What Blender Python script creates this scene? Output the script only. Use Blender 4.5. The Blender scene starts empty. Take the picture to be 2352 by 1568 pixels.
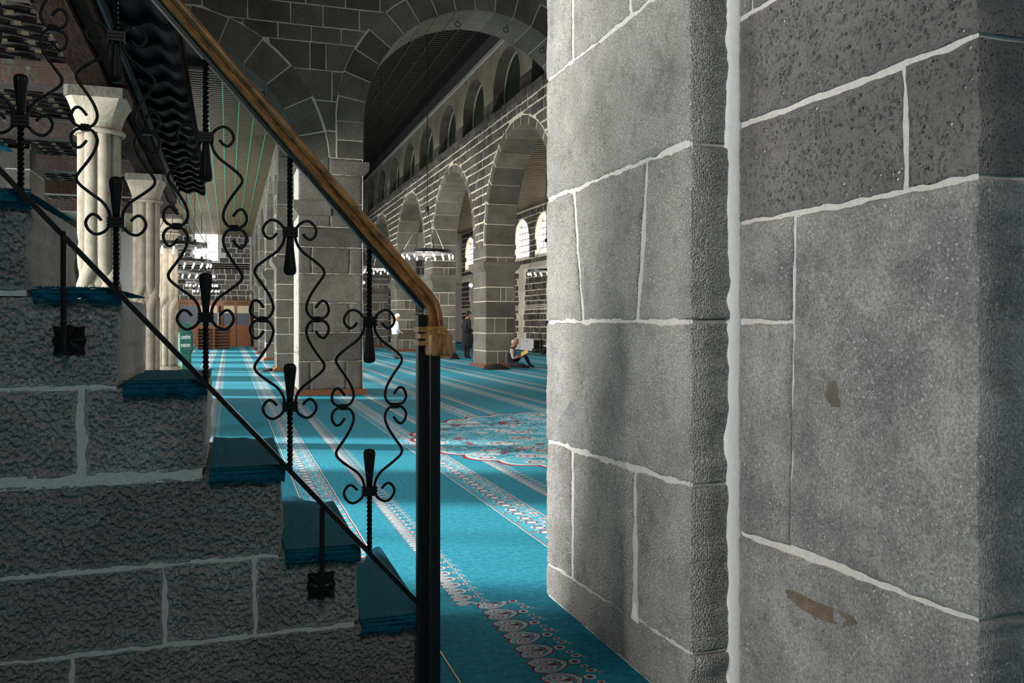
import bpy, bmesh, math, random
import numpy as np
from mathutils import Vector, Matrix

random.seed(7)
rng = np.random.default_rng(7)
S = bpy.context.scene
COL = S.collection
pi = math.pi

# ------------------------------------------------------------------ camera, world, sun, daylight, exposure
F_PX, CX_PX, HZ_PX, EYE = 1950.0, 1176.0, 738.0, 1.45
TH = math.atan((CX_PX - 525.0) / F_PX)
cam = bpy.data.objects.new('camera', bpy.data.cameras.new('camera'))
COL.objects.link(cam)
cam.location = (0, 0, EYE)
cam.rotation_euler = (pi / 2, 0, -TH)
cam.data.sensor_width = 36
cam.data.lens = F_PX / 2352 * 36
cam.data.shift_y = -(784 - HZ_PX) / 2352
cam.data.clip_end = 200
S.camera = cam
S.cycles.use_denoising = True
S.cycles.max_bounces = 7
S.cycles.diffuse_bounces = 4
S.cycles.caustics_reflective = False
S.cycles.caustics_refractive = False
S.cycles.sample_clamp_indirect = 6
S.view_settings.view_transform = 'Standard'
S.view_settings.look = 'None'
S.view_settings.gamma = 1
S.view_settings.use_curve_mapping = False
S.view_settings.exposure = 0.0

world = bpy.data.worlds.new('sky')
S.world = world
world.use_nodes = True
world.node_tree.nodes['Background'].inputs[0].default_value = (0.86, 0.93, 1.0, 1)
world.node_tree.nodes['Background'].inputs[1].default_value = 3.0

SUN_DIR = Vector((1.0, -0.42, -0.33)).normalized()
sun = bpy.data.lights.new('sun', 'SUN')
sun.energy = 16.0
sun.angle = math.radians(2.0)
sun.color = (1.0, 0.95, 0.86)
so = bpy.data.objects.new('sun', sun)
COL.objects.link(so)
so.rotation_euler = SUN_DIR.to_track_quat('-Z', 'Y').to_euler()

XL = -8.0                      # courtyard wall, left of the aisle
# (y0, y1, z0, z1, watts): daylight standing in each courtyard window
LEFT_WINDOWS = [(1.1, 2.85, 0.9, 4.2, 1350), (4.6, 7.2, 0.5, 3.9, 2600), (8.4, 10.8, 0.5, 3.8, 650), (12.2, 14.8, 0.5, 3.8, 420),
                (18.6, 21.0, 0.6, 3.8, 800), (22.6, 25.2, 0.6, 3.9, 800), (27.2, 29.8, 0.6, 3.9, 800), (31.6, 34.2, 0.6, 3.9, 800),
                (36.0, 38.6, 0.6, 3.9, 800), (40.6, 43.2, 0.6, 3.9, 800), (45.4, 48.0, 0.6, 3.9, 800)]


def area(name, loc, size_y, size_z, watts, color, direction):
    l = bpy.data.lights.new(name, 'AREA')
    l.shape = 'RECTANGLE'
    l.size, l.size_y = size_y, size_z
    l.energy = watts
    l.color = color
    o = bpy.data.objects.new(name, l)
    COL.objects.link(o)
    o.location = loc
    o.rotation_euler = Vector(direction).to_track_quat('-Z', 'Z').to_euler()
    return o


for (y0, y1, z0, z1, w) in LEFT_WINDOWS:
    if w:
        area('window_daylight', (XL - 0.55, (y0 + y1) / 2, (z0 + z1) / 2), y1 - y0, z1 - z0, w, (1.0, 0.975, 0.93), (1, 0, 0))


# added fill light in an invented high window over the entrance behind the viewer
area('entrance_fill', (0.3, -4.5, 6.6), 2.2, 2.4, 85, (1.0, 0.95, 0.88), (0, 1, -0.35))


# ------------------------------------------------------------------ photo pixels to places (distance always from the plane touched)
def ray(px, py):
    a, b = (px - CX_PX) / F_PX, -(py - HZ_PX) / F_PX
    c, s = math.cos(TH), math.sin(TH)
    return c * a + s, -s * a + c, b


def on_x(px, py, X):
    d = ray(px, py)
    t = X / d[0]
    return X, d[1] * t, EYE + d[2] * t


def on_y(px, py, Y):
    d = ray(px, py)
    t = Y / d[1]
    return d[0] * t, Y, EYE + d[2] * t


# ------------------------------------------------------------------ object helpers
def mesh_obj(name, verts, faces, mat=None, parent=None, smooth=False, fix=False):
    me = bpy.data.meshes.new(name)
    me.from_pydata([tuple(v) for v in verts], [], faces)
    if fix:
        bm = bmesh.new()
        bm.from_mesh(me)
        bmesh.ops.recalc_face_normals(bm, faces=bm.faces)
        bm.to_mesh(me)
        bm.free()
    if smooth:
        me.polygons.foreach_set('use_smooth', [True] * len(me.polygons))
    if mat:
        me.materials.append(mat)
    o = bpy.data.objects.new(name, me)
    COL.objects.link(o)
    if parent:
        o.parent = parent
    return o


class MB:
    """collects shapes for one mesh object"""
    def __init__(s):
        s.v, s.f = [], []

    def add(s, verts, faces):
        n = len(s.v)
        s.v += [tuple(v) for v in verts]
        s.f += [tuple(i + n for i in f) for f in faces]
        return s

    def box(s, x0, x1, y0, y1, z0, z1):
        v = [(x, y, z) for z in (z0, z1) for y in (y0, y1) for x in (x0, x1)]
        return s.add(v, [(0, 2, 3, 1), (4, 5, 7, 6), (0, 1, 5, 4), (2, 6, 7, 3), (0, 4, 6, 2), (1, 3, 7, 5)])

    def obox(s, c, ax, ay, az):
        c, ax, ay, az = Vector(c), Vector(ax), Vector(ay), Vector(az)
        v = [c + i * ax + j * ay + k * az for k in (-1, 1) for j in (-1, 1) for i in (-1, 1)]
        return s.add(v, [(0, 2, 3, 1), (4, 5, 7, 6), (0, 1, 5, 4), (2, 6, 7, 3), (0, 4, 6, 2), (1, 3, 7, 5)])

    def tube(s, pts, r, n=8, cap=True):
        v, f = tube_geo(pts, r, n, cap)
        return s.add(v, f)

    def lathe(s, prof, n=16, c=(0, 0, 0), flute=0, amp=0.0):
        v, f = [], []
        for (r, z) in prof:
            for i in range(n):
                a = 2 * pi * i / n
                rr = r * (1 + amp * math.cos(flute * a)) if flute else r
                v.append((c[0] + rr * math.cos(a), c[1] + rr * math.sin(a), c[2] + z))
        for k in range(len(prof) - 1):
            for i in range(n):
                j = (i + 1) % n
                f.append((k * n + i, k * n + j, (k + 1) * n + j, (k + 1) * n + i))
        f.append(tuple(range(n))[::-1])
        f.append(tuple(range((len(prof) - 1) * n, len(prof) * n)))
        return s.add(v, f)

    def build(s, name, mat, parent=None, smooth=False, fix=False):
        return mesh_obj(name, s.v, s.f, mat, parent, smooth, fix)


def tube_geo(pts, r, n=8, cap=True):
    pts = [Vector(p) for p in pts]
    rs = r if isinstance(r, (list, tuple)) else [r] * len(pts)
    v, f = [], []
    t0 = (pts[1] - pts[0]).normalized()
    up = Vector((0, 1, 0)) if abs(t0.y) < 0.9 else Vector((1, 0, 0))
    nrm = (up - t0 * up.dot(t0)).normalized()
    for i, p in enumerate(pts):
        a, b = pts[max(i - 1, 0)], pts[min(i + 1, len(pts) - 1)]
        t = (b - a).normalized()
        nrm = (nrm - t * nrm.dot(t)).normalized()
        bn = t.cross(nrm)
        for k in range(n):
            an = 2 * pi * k / n
            v.append(p + (nrm * math.cos(an) + bn * math.sin(an)) * rs[i])
    for i in range(len(pts) - 1):
        for k in range(n):
            j = (k + 1) % n
            f.append((i * n + k, i * n + j, (i + 1) * n + j, (i + 1) * n + k))
    if cap:
        f.append(tuple(range(n))[::-1])
        f.append(tuple(range((len(pts) - 1) * n, len(pts) * n)))
    return v, f


def catmull(pts, sub=4):
    P = [np.array(p, float) for p in pts]
    P = [2 * P[0] - P[1]] + P + [2 * P[-1] - P[-2]]
    out = []
    for i in range(1, len(P) - 2):
        for k in range(sub):
            t = k / sub
            out.append(0.5 * (2 * P[i] + (P[i + 1] - P[i - 1]) * t + (2 * P[i - 1] - 5 * P[i] + 4 * P[i + 1] - P[i + 2]) * t * t
                              + (3 * P[i] - P[i - 1] - 3 * P[i + 1] + P[i + 2]) * t ** 3))
    out.append(P[-2])
    return out


def empty(name, loc=(0, 0, 0), rz=0.0):
    o = bpy.data.objects.new(name, None)
    COL.objects.link(o)
    o.location = loc
    o.rotation_euler = (0, 0, rz)
    return o


def tag(o, label, cat=None, group=None, kind=None):
    o['label'] = label
    if cat:
        o['category'] = cat
    if group:
        o['group'] = group
    if kind:
        o['kind'] = kind
    return o


def copy_tree(o, parent=None):
    c = o.copy()
    COL.objects.link(c)
    c.parent = parent
    for ch in list(o.children):
        copy_tree(ch, c)
    return c


# numpy value noise -------------------------------------------------
def _h(i, j, k, seed):
    n = (i.astype(np.int64) * 374761393 + j.astype(np.int64) * 668265263 + k.astype(np.int64) * 2147483647 + seed * 974711) & 0xffffffff
    n = ((n ^ (n >> 13)) * 1274126177) & 0xffffffff
    return ((n ^ (n >> 16)) & 0xffff) / 65535.0


def vnoise(x, y, z=None, seed=0):
    z = np.zeros_like(x) if z is None else z
    i, j, k = np.floor(x), np.floor(y), np.floor(z)
    a, b, c = x - i, y - j, z - k
    a, b, c = a * a * (3 - 2 * a), b * b * (3 - 2 * b), c * c * (3 - 2 * c)
    r = 0
    for di in (0, 1):
        for dj in (0, 1):
            for dk in (0, 1):
                r = r + _h(i + di, j + dj, k + dk, seed) * (a if di else 1 - a) * (b if dj else 1 - b) * (c if dk else 1 - c)
    return r * 2 - 1


# ------------------------------------------------------------------ node helpers
class E:
    """a shader value with arithmetic"""
    nt = None

    def __init__(s, sock):
        s.s = sock

    @staticmethod
    def op(o, *a, clamp=False):
        n = E.nt.nodes.new('ShaderNodeMath')
        n.operation = o
        n.use_clamp = clamp
        for i, v in enumerate(a):
            if isinstance(v, E):
                E.nt.links.new(v.s, n.inputs[i])
            else:
                n.inputs[i].default_value = float(v)
        return E(n.outputs[0])

    def __add__(s, o): return E.op('ADD', s, o)
    __radd__ = __add__
    def __sub__(s, o): return E.op('SUBTRACT', s, o)
    def __rsub__(s, o): return E.op('SUBTRACT', o, s)
    def __mul__(s, o): return E.op('MULTIPLY', s, o)
    __rmul__ = __mul__
    def __truediv__(s, o): return E.op('DIVIDE', s, o)
    def __neg__(s): return E.op('MULTIPLY', s, -1.0)
    def __gt__(s, o): return E.op('GREATER_THAN', s, o)
    def __lt__(s, o): return E.op('LESS_THAN', s, o)
    def mod(s, o): return E.op('FLOORED_MODULO', s, o)
    def abs(s): return E.op('ABSOLUTE', s)
    def sqrt(s): return E.op('SQRT', s)
    def max(s, o): return E.op('MAXIMUM', s, o)
    def min(s, o): return E.op('MINIMUM', s, o)
    def sin(s): return E.op('SINE', s)


def band(v, a, b):
    return (v > a) * (v < b)


def length(a, b):
    return (a * a + b * b).sqrt()


def new_mat(name):
    m = bpy.data.materials.new(name)
    m.use_nodes = True
    nt = m.node_tree
    return m, nt, nt.nodes['Principled BSDF']


def N(nt, t, **kw):
    n = nt.nodes.new(t)
    for k, v in kw.items():
        setattr(n, k, v)
    return n


def mixc(nt, fac, a, b, mode='MIX'):
    n = nt.nodes.new('ShaderNodeMix')
    n.data_type = 'RGBA'
    n.blend_type = mode
    for sock, v in ((n.inputs[0], fac), (n.inputs[6], a), (n.inputs[7], b)):
        if isinstance(v, E):
            nt.links.new(v.s, sock)
        elif isinstance(v, bpy.types.NodeSocket):
            nt.links.new(v, sock)
        elif isinstance(v, (int, float)):
            sock.default_value = v
        else:
            sock.default_value = (*v, 1)
    return n.outputs[2]


def noise_tex(nt, coord, scale, detail=4, rough=0.6, dim='3D'):
    n = N(nt, 'ShaderNodeTexNoise')
    n.inputs['Scale'].default_value = scale
    n.inputs['Detail'].default_value = detail
    n.inputs['Roughness'].default_value = rough
    nt.links.new(coord, n.inputs['Vector'])
    return n.outputs['Fac']


def ramp(nt, fac, stops):
    r = N(nt, 'ShaderNodeValToRGB')
    while len(r.color_ramp.elements) > 1:
        r.color_ramp.elements.remove(r.color_ramp.elements[-1])
    r.color_ramp.elements[0].position = stops[0][0]
    c = stops[0][1]
    r.color_ramp.elements[0].color = (c, c, c, 1) if isinstance(c, (int, float)) else (*c, 1)
    for p, c in stops[1:]:
        e = r.color_ramp.elements.new(p)
        e.color = (c, c, c, 1) if isinstance(c, (int, float)) else (*c, 1)
    nt.links.new(fac.s if isinstance(fac, E) else fac, r.inputs[0])
    return r.outputs[0]


def stone_mat(name, c1, c2, blotch=1.5, grain=90, grain_amt=0.5, speck=None, speck_scale=140, speck_at=0.68, pits=0.0, pit_scale=70,
              tool=0.0, bump=0.3, dist=0.01, rand=0.35, rough=0.85):
    m, nt, p = new_mat(name)
    E.nt = nt
    tc = N(nt, 'ShaderNodeTexCoord').outputs['Object']
    big = noise_tex(nt, tc, blotch, 5, 0.65)
    col = mixc(nt, ramp(nt, big, [(0.32, 0.0), (0.68, 1.0)]), c1, c2)
    fine = noise_tex(nt, tc, grain, 3, 0.7)
    g = ramp(nt, fine, [(0.3, 1 - grain_amt), (0.7, 1 + grain_amt * 0.6)])
    col = mixc(nt, 1.0, col, g, 'MULTIPLY')
    if speck:
        sn = noise_tex(nt, tc, speck_scale, 2, 0.5)
        zone = noise_tex(nt, tc, 4.0, 3, 0.6)
        sm = E(ramp(nt, sn, [(speck_at, 0.0), (speck_at + 0.05, 1.0)])) * E(ramp(nt, zone, [(0.35, 0.15), (0.65, 1.0)]))
        col = mixc(nt, sm, col, speck)
    if tool:
        mp = N(nt, 'ShaderNodeMapping')
        mp.inputs['Scale'].default_value = (1, 1.0, 1.5)
        mp.inputs['Rotation'].default_value = (0.35, 0, 0)
        nt.links.new(tc, mp.inputs[0])
        vd = N(nt, 'ShaderNodeTexVoronoi')
        vd.inputs['Scale'].default_value = 105
        vd.inputs['Randomness'].default_value = 0.8
        nt.links.new(mp.outputs[0], vd.inputs['Vector'])
        zone2 = E(ramp(nt, noise_tex(nt, tc, 3.0, 4, 0.65), [(0.36, 0.2), (0.62, 1.0)]))
        dots = E(ramp(nt, vd.outputs['Distance'], [(0.18, 1.0), (0.42, 0.0)]))
        col = mixc(nt, dots * zone2 * min(0.75, 0.4 * tool), col, (0.78, 0.755, 0.70))
        grime = E(ramp(nt, noise_tex(nt, tc, 9.0, 5, 0.7), [(0.30, 0.35), (0.48, 0.0)]))
        col = mixc(nt, grime, col, (0.055, 0.053, 0.05))
    if rand:
        oi = N(nt, 'ShaderNodeObjectInfo').outputs['Random']
        col = mixc(nt, 1.0, col, ramp(nt, oi, [(0.0, 1 - rand), (1.0, 1 + rand * 0.6)]), 'MULTIPLY')
    nt.links.new(col, p.inputs['Base Color'])
    p.inputs['Roughness'].default_value = rough
    p.inputs['Specular IOR Level'].default_value = 0.25
    h = E(fine) * 0.5 + E(noise_tex(nt, tc, grain * 0.25, 3, 0.6)) * 0.7
    if pits:
        vo = N(nt, 'ShaderNodeTexVoronoi')
        vo.inputs['Scale'].default_value = pit_scale
        nt.links.new(tc, vo.inputs['Vector'])
        sparse = E(ramp(nt, noise_tex(nt, tc, pit_scale * 0.35, 2, 0.5), [(0.42, 0.0), (0.62, 1.0)]))
        pm = E(ramp(nt, vo.outputs['Distance'], [(0.05, 0.0), (0.42, 1.0)]))
        h = h - (1.0 - pm) * sparse * pits
    if tool:
        vt = N(nt, 'ShaderNodeTexVoronoi')
        vt.inputs['Scale'].default_value = 115
        vt.inputs['Randomness'].default_value = 0.75
        nt.links.new(tc, vt.inputs['Vector'])
        h = h - E(vt.outputs['Distance']) * tool
    b = N(nt, 'ShaderNodeBump')
    b.inputs['Strength'].default_value = bump
    b.inputs['Distance'].default_value = dist
    nt.links.new(h.s, b.inputs['Height'])
    nt.links.new(b.outputs[0], p.inputs['Normal'])
    return m


def plain_mat(name, c, rough=0.6, metal=0.0, noise=0.0, nscale=30, bump=0.0, spec=0.4, stretch=None, c2=None, dist=0.01):
    m, nt, p = new_mat(name)
    p.inputs['Roughness'].default_value = rough
    p.inputs['Metallic'].default_value = metal
    p.inputs['Specular IOR Level'].default_value = spec
    p.inputs['Base Color'].default_value = (*c, 1)
    if noise or bump or c2:
        tc = N(nt, 'ShaderNodeTexCoord').outputs['Object']
        if stretch:
            mp = N(nt, 'ShaderNodeMapping')
            mp.inputs['Scale'].default_value = stretch
            nt.links.new(tc, mp.inputs[0])
            tc = mp.outputs[0]
        f = noise_tex(nt, tc, nscale, 4, 0.65)
        if c2:
            col = mixc(nt, ramp(nt, f, [(0.35, 0.0), (0.65, 1.0)]), c, c2)
        else:
            col = mixc(nt, 1.0, c, ramp(nt, f, [(0.25, 1 - noise), (0.75, 1 + noise)]), 'MULTIPLY')
        nt.links.new(col, p.inputs['Base Color'])
        if bump:
            b = N(nt, 'ShaderNodeBump')
            b.inputs['Strength'].default_value = bump
            b.inputs['Distance'].default_value = dist
            nt.links.new(f, b.inputs['Height'])
            nt.links.new(b.outputs[0], p.inputs['Normal'])
    return m


def glow_mat(name, c, s):
    m, nt, p = new_mat(name)
    p.inputs['Base Color'].default_value = (*c, 1)
    p.inputs['Emission Color'].default_value = (*c, 1)
    p.inputs['Emission Strength'].default_value = s
    return m


M = {}
M['porous'] = stone_mat('porous basalt', (0.27, 0.262, 0.252), (0.43, 0.42, 0.405), blotch=3, grain=160, grain_amt=0.45, speck=(0.5, 0.49, 0.46),
                        speck_scale=160, speck_at=0.74, pits=1.0, pit_scale=190, bump=0.9, dist=0.006, rand=0.15)
M['tooled'] = stone_mat('tooled basalt', (0.27, 0.262, 0.24), (0.46, 0.445, 0.41), blotch=2.2, grain=120, grain_amt=0.45, speck=(0.75, 0.73, 0.69),
                        speck_scale=150, speck_at=0.60, tool=2.2, bump=0.8, dist=0.007, rand=0.12)
M['pitted'] = stone_mat('pitted basalt', (0.15, 0.142, 0.138), (0.23, 0.218, 0.205), blotch=3, grain=150, grain_amt=0.3, speck=(0.75, 0.74, 0.72),
                        speck_scale=90, speck_at=0.74, pits=2.2, pit_scale=95, bump=0.8, dist=0.008, rand=0.12)
M['speckled'] = stone_mat('speckled basalt', (0.17, 0.167, 0.168), (0.38, 0.37, 0.35), blotch=3.2, grain=110, grain_amt=0.5, speck=(0.66, 0.65, 0.63),
                          speck_scale=130, speck_at=0.64, tool=0.5, bump=0.7, dist=0.006, rand=0.15)
M['ashlar'] = stone_mat('grey ashlar', (0.092, 0.084, 0.069), (0.175, 0.162, 0.136), blotch=1.2, grain=28, grain_amt=0.3, bump=0.5, dist=0.03, rand=0.35)
M['rubble'] = stone_mat('dark rubble stone', (0.075, 0.068, 0.062), (0.16, 0.145, 0.13), blotch=1.5, grain=22, grain_amt=0.35, bump=0.6, dist=0.03, rand=0.5)
M['limestone'] = stone_mat('pale limestone', (0.55, 0.49, 0.40), (0.72, 0.66, 0.55), blotch=2, grain=20, grain_amt=0.12, bump=0.3, dist=0.02, rand=0.15)
M['column'] = stone_mat('cream column stone', (0.32, 0.265, 0.205), (0.46, 0.40, 0.32), blotch=5, grain=45, grain_amt=0.18, bump=0.35, dist=0.012, rand=0.1)
M['plaster'] = stone_mat('tan plaster', (0.25, 0.205, 0.155), (0.42, 0.36, 0.28), blotch=0.9, grain=16, grain_amt=0.2, bump=0.2, dist=0.02, rand=0.1)
M['mortar'] = plain_mat('grey lime mortar', (0.62, 0.60, 0.56), 0.95, noise=0.15, nscale=60, bump=0.5, spec=0.1, dist=0.006)
M['mortar_far'] = plain_mat('cream lime mortar', (0.74, 0.67, 0.55), 0.95, noise=0.15, nscale=12, bump=0.3, spec=0.1)
M['mortar_wall'] = plain_mat('fine grey mortar', (0.55, 0.53, 0.48), 0.95, noise=0.15, nscale=12, bump=0.3, spec=0.1)
M['white_mortar'] = plain_mat('white lime mortar', (0.86, 0.85, 0.83), 0.95, noise=0.06, nscale=40, bump=0.4, spec=0.1, dist=0.006)
M['iron'] = plain_mat('black wrought iron', (0.006, 0.006, 0.0065), 0.42, metal=0.0, noise=0.3, nscale=200, bump=0.15, spec=0.28, dist=0.001)
M['steel'] = plain_mat('black painted steel', (0.008, 0.008, 0.009), 0.4, noise=0.2, nscale=80, spec=0.35)
M['rail_wood'] = plain_mat('varnished brown wood', (0.11, 0.042, 0.013), 0.42, spec=0.35, nscale=14, bump=0.25, stretch=(1, 6, 1), c2=(0.48, 0.22, 0.07), dist=0.002)
M['cap_wood'] = plain_mat('worn amber wood', (0.19, 0.08, 0.025), 0.42, spec=0.35, nscale=22, bump=0.2, stretch=(3, 3, 0.7), c2=(0.52, 0.29, 0.10), dist=0.002)
M['old_wood'] = plain_mat('old brown timber', (0.005, 0.0025, 0.0015), 0.9, nscale=8, bump=0.6, spec=0.06, stretch=(3, 0.6, 3), c2=(0.022, 0.010, 0.006), dist=0.02)  # darkened to stand for the shade under the gallery
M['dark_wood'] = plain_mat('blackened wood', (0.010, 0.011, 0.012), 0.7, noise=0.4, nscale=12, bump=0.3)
M['plinth_wood'] = plain_mat('orange brown skirting wood', (0.15, 0.055, 0.02), 0.5, noise=0.25, nscale=6, spec=0.4)
M['panel_wood'] = plain_mat('reddish panel wood', (0.19, 0.075, 0.03), 0.45, noise=0.3, nscale=5, spec=0.4)
M['rack_wood'] = plain_mat('dark rack wood', (0.10, 0.04, 0.018), 0.5, noise=0.25, nscale=5)
M['reed'] = plain_mat('brown ceiling reed', (0.11, 0.075, 0.035), 0.42, noise=0.3, nscale=3, spec=0.5)
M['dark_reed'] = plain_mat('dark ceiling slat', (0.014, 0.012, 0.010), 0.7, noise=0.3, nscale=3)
M['aisle_reed'] = plain_mat('olive brown ceiling slat', (0.13, 0.095, 0.045), 0.55, noise=0.3, nscale=3)
M['green_paint'] = plain_mat('green painted rib', (0.02, 0.26, 0.16), 0.5)
M['white_wall'] = plain_mat('white limewash', (0.72, 0.70, 0.66), 0.9, noise=0.05, nscale=3)
M['teal_pile'] = None
M['black_cloth'] = plain_mat('black cloth', (0.008, 0.008, 0.010), 0.9, noise=0.3, nscale=30, bump=0.3)
M['skin'] = plain_mat('skin', (0.45, 0.22, 0.14), 0.55)
M['white_cloth'] = plain_mat('pale blue shirt cloth', (0.66, 0.70, 0.80), 0.85, noise=0.06, nscale=25, bump=0.3)
M['brown_cloth'] = plain_mat('taupe trouser cloth', (0.10, 0.085, 0.07), 0.9, noise=0.2, nscale=25, bump=0.3)
M['navy_cloth'] = plain_mat('dark navy cloth', (0.012, 0.014, 0.024), 0.9, noise=0.3, nscale=25, bump=0.3)
M['mauve_cloth'] = plain_mat('mauve striped cloth', (0.42, 0.34, 0.38), 0.85, noise=0.15, nscale=40)
M['hair_dark'] = plain_mat('dark hair', (0.010, 0.008, 0.007), 0.7)
M['hair_grey'] = plain_mat('white hair', (0.62, 0.60, 0.58), 0.8)
M['knit_white'] = plain_mat('white knit cap', (0.78, 0.78, 0.76), 0.9)
M['paper'] = plain_mat('yellowed paper page', (0.80, 0.62, 0.22), 0.8)
M['yellow_cover'] = plain_mat('yellow book cover', (0.75, 0.50, 0.05), 0.5)
M['box_green'] = plain_mat('green painted metal', (0.02, 0.115, 0.085), 0.4, spec=0.5, noise=0.06, nscale=6)
M['letter_white'] = plain_mat('white lettering', (0.88, 0.88, 0.88), 0.6)
M['yellow'] = plain_mat('yellow sticker', (0.8, 0.6, 0.02), 0.6)
M['white_metal'] = plain_mat('white enamelled metal', (0.80, 0.80, 0.80), 0.4)
M['slate_screen'] = plain_mat('slate blue screen', (0.075, 0.085, 0.11), 0.6, noise=0.1, nscale=6)
M['cream_screen'] = plain_mat('cream screen', (0.46, 0.39, 0.27), 0.7, noise=0.05, nscale=6)
M['window_white'] = glow_mat('daylit frosted glass', (1.0, 1.0, 1.0), 4.0)
M['niche_glass'] = plain_mat('dusty green glass', (0.045, 0.058, 0.036), 0.8, spec=0.1, noise=0.2, nscale=1.5)
M['bulb'] = glow_mat('lit bulb', (1.0, 0.98, 0.94), 6.0)
M['ring_metal'] = plain_mat('dark ring metal', (0.03, 0.03, 0.032), 0.35, metal=0.4)
M['flood'] = glow_mat('floodlight', (0.95, 1.0, 1.0), 20.0)
M['grey_trim'] = plain_mat('grey plaster trim', (0.42, 0.40, 0.37), 0.9)
M['stain'] = stone_mat('brown filler', (0.13, 0.10, 0.075), (0.22, 0.17, 0.12), blotch=25, grain=140, grain_amt=0.4, bump=0.5, dist=0.004, rand=0)
M['shoe'] = plain_mat('black rubber', (0.012, 0.012, 0.012), 0.6)
M['brass'] = plain_mat('brass strip', (0.45, 0.33, 0.12), 0.35, metal=0.8)


def carpet_mat():
    m, nt, p = new_mat('teal printed carpet')
    E.nt = nt
    tc = N(nt, 'ShaderNodeTexCoord').outputs['Object']
    sx = N(nt, 'ShaderNodeSeparateXYZ')
    nt.links.new(tc, sx.inputs[0])
    X, Y = E(sx.outputs[0]), E(sx.outputs[1])
    # wobble so that the woven edges are not ruled
    wob = (E(noise_tex(nt, tc, 9.0, 2, 0.5)) - 0.5) * 0.012
    x = X + wob
    near = (Y < 4.19)
    base = mixc(nt, ramp(nt, noise_tex(nt, tc, 26, 6, 0.82), [(0.36, 0.0), (0.64, 1.0)]), (0.008, 0.132, 0.205), (0.026, 0.258, 0.350))
    fluff = noise_tex(nt, tc, 260, 2, 0.7)
    base = mixc(nt, 1.0, base, ramp(nt, fluff, [(0.3, 0.5), (0.7, 1.6)]), 'MULTIPLY')
    pale, red, pink, sky, white = (0.36, 0.44, 0.47), (0.20, 0.012, 0.022), (0.48, 0.34, 0.34), (0.10, 0.40, 0.50), (0.60, 0.62, 0.62)
    col = base
    u = (x - 0.56).mod(1.39)
    far = 1.0 - near

    def put(mask, c):
        nonlocal col
        col = mixc(nt, mask, col, c)

    # --- floral border bands
    inb = band(u, 0.0, 0.285) * far
    put(inb * 0.45, sky)
    per = 0.30
    v = Y.mod(per)

    def ell(cu, cv, ru, rv):
        return length((u - cu) / ru, (v - cv) / rv)
    # pale scrolls
    sc = ((Y * (2 * pi / per)).sin() * 0.075 + 0.15 - u).abs()
    put(inb * (sc < 0.010), pale)
    sc2 = ((Y * (2 * pi / per) + 2.4).sin() * 0.06 + 0.12 - u).abs()
    put(inb * (sc2 < 0.007), pale)
    for (cu, cv, ru, rv) in ((0.125, 0.07, 0.050, 0.036), (0.125, 0.20, 0.044, 0.032)):
        e = ell(cu, cv, ru, rv)
        put(inb * (e < 1.0), red)
        put(inb * (e < 0.72), white)
    for (cu, cv, ru, rv) in ((0.235, 0.04, 0.036, 0.026), (0.245, 0.16, 0.034, 0.024), (0.225, 0.26, 0.026, 0.02)):
        e = ell(cu, cv, ru, rv)
        put(inb * (e < 1.0), pink)
        put(inb * (e < 0.35), red)
    for (cu, cv, ru, rv) in ((0.13, 0.135, 0.034, 0.016), (0.13, 0.268, 0.034, 0.014), (0.05, 0.11, 0.022, 0.02)):
        e = ell(cu, cv, ru, rv)
        put(inb * band(e, 0.5, 1.0), red)
    put(band(u, -0.001, 0.007) * far, red)
    put(band(u, 1.383, 1.391) * far, white)
    put(band(u, 0.279, 0.287) * far, red)
    put(band(u, 0.287, 0.293) * far, white)

    # --- lace bands of heart scrolls
    def lace(t, s, mask):
        a = s.abs()
        ang = (t * 21.0 + a * 17.0).sin() * 0.04
        k = ((t - 0.24) / 0.38).max(0.0).min(1.0)
        d = length((t - 0.28) / 0.34, (a - (1.0 - k) * 0.20) / 0.30) + ang
        put(mask * (d < 1.06), red)
        put(mask * (d < 0.95), pale)
        put(mask * band(d, 0.70, 0.80), sky)
        put(mask * band(d, 0.52, 0.60), red)
        put(mask * band(d, 0.30, 0.50) * (t > 0.2), base)
        e = length((t - 0.22) / 0.14, (a - 0.20) / 0.15)
        put(mask * band(e, 0.55, 0.95), pale)
        put(mask * band(e, 0.36, 0.55), red)
        put(mask * (length((t - 0.36) / 0.05, a / 0.09) < 1.0), red)
        for (ct, cs, rt, rs) in ((0.74, 0.0, 0.10, 0.15), (0.86, 0.34, 0.10, 0.10), (0.83, -0.36, 0.07, 0.09), (0.98, 0.2, 0.04, 0.06)):
            e = length((t - ct) / rt, (s - cs) / rs)
            put(mask * (e < 1.0), pale)
            put(mask * band(e, 0.0, 0.55), red)
    tf = (u - 0.555) / 0.17
    lace(tf, (Y / 0.112).mod(1.0) - 0.5, band(tf, -0.06, 1.03) * far)
    tn = (x - 1.215) / 0.25
    lace(tn, ((Y + 0.03) / 0.165).mod(1.0) - 0.5, band(tn, -0.06, 1.03) * near)

    # --- medallion
    dx, dy = (X - 4.75) / 2.55, (Y - 9.95) / 2.75
    ang = E.op('ARCTAN2', dy, dx)
    rr = length(dx, dy) - ((ang * 16.0).sin().abs()) * 0.045
    ins = (rr < 1.0) * far
    v1 = N(nt, 'ShaderNodeTexVoronoi')
    v1.inputs['Scale'].default_value = 3.2
    nt.links.new(tc, v1.inputs['Vector'])
    d1 = E(v1.outputs['Distance'])
    blot = E(ramp(nt, noise_tex(nt, tc, 2.2, 4, 0.6), [(0.44, 0.0), (0.5, 1.0)]))
    put(ins, base)
    put(ins * blot * 0.55, sky)
    put(ins * band(E(noise_tex(nt, tc, 5.0, 3, 0.55)), 0.50, 0.535), pale)
    put(ins * band(E(noise_tex(nt, tc, 1.6, 3, 0.55)), 0.60, 0.628), red)
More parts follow.
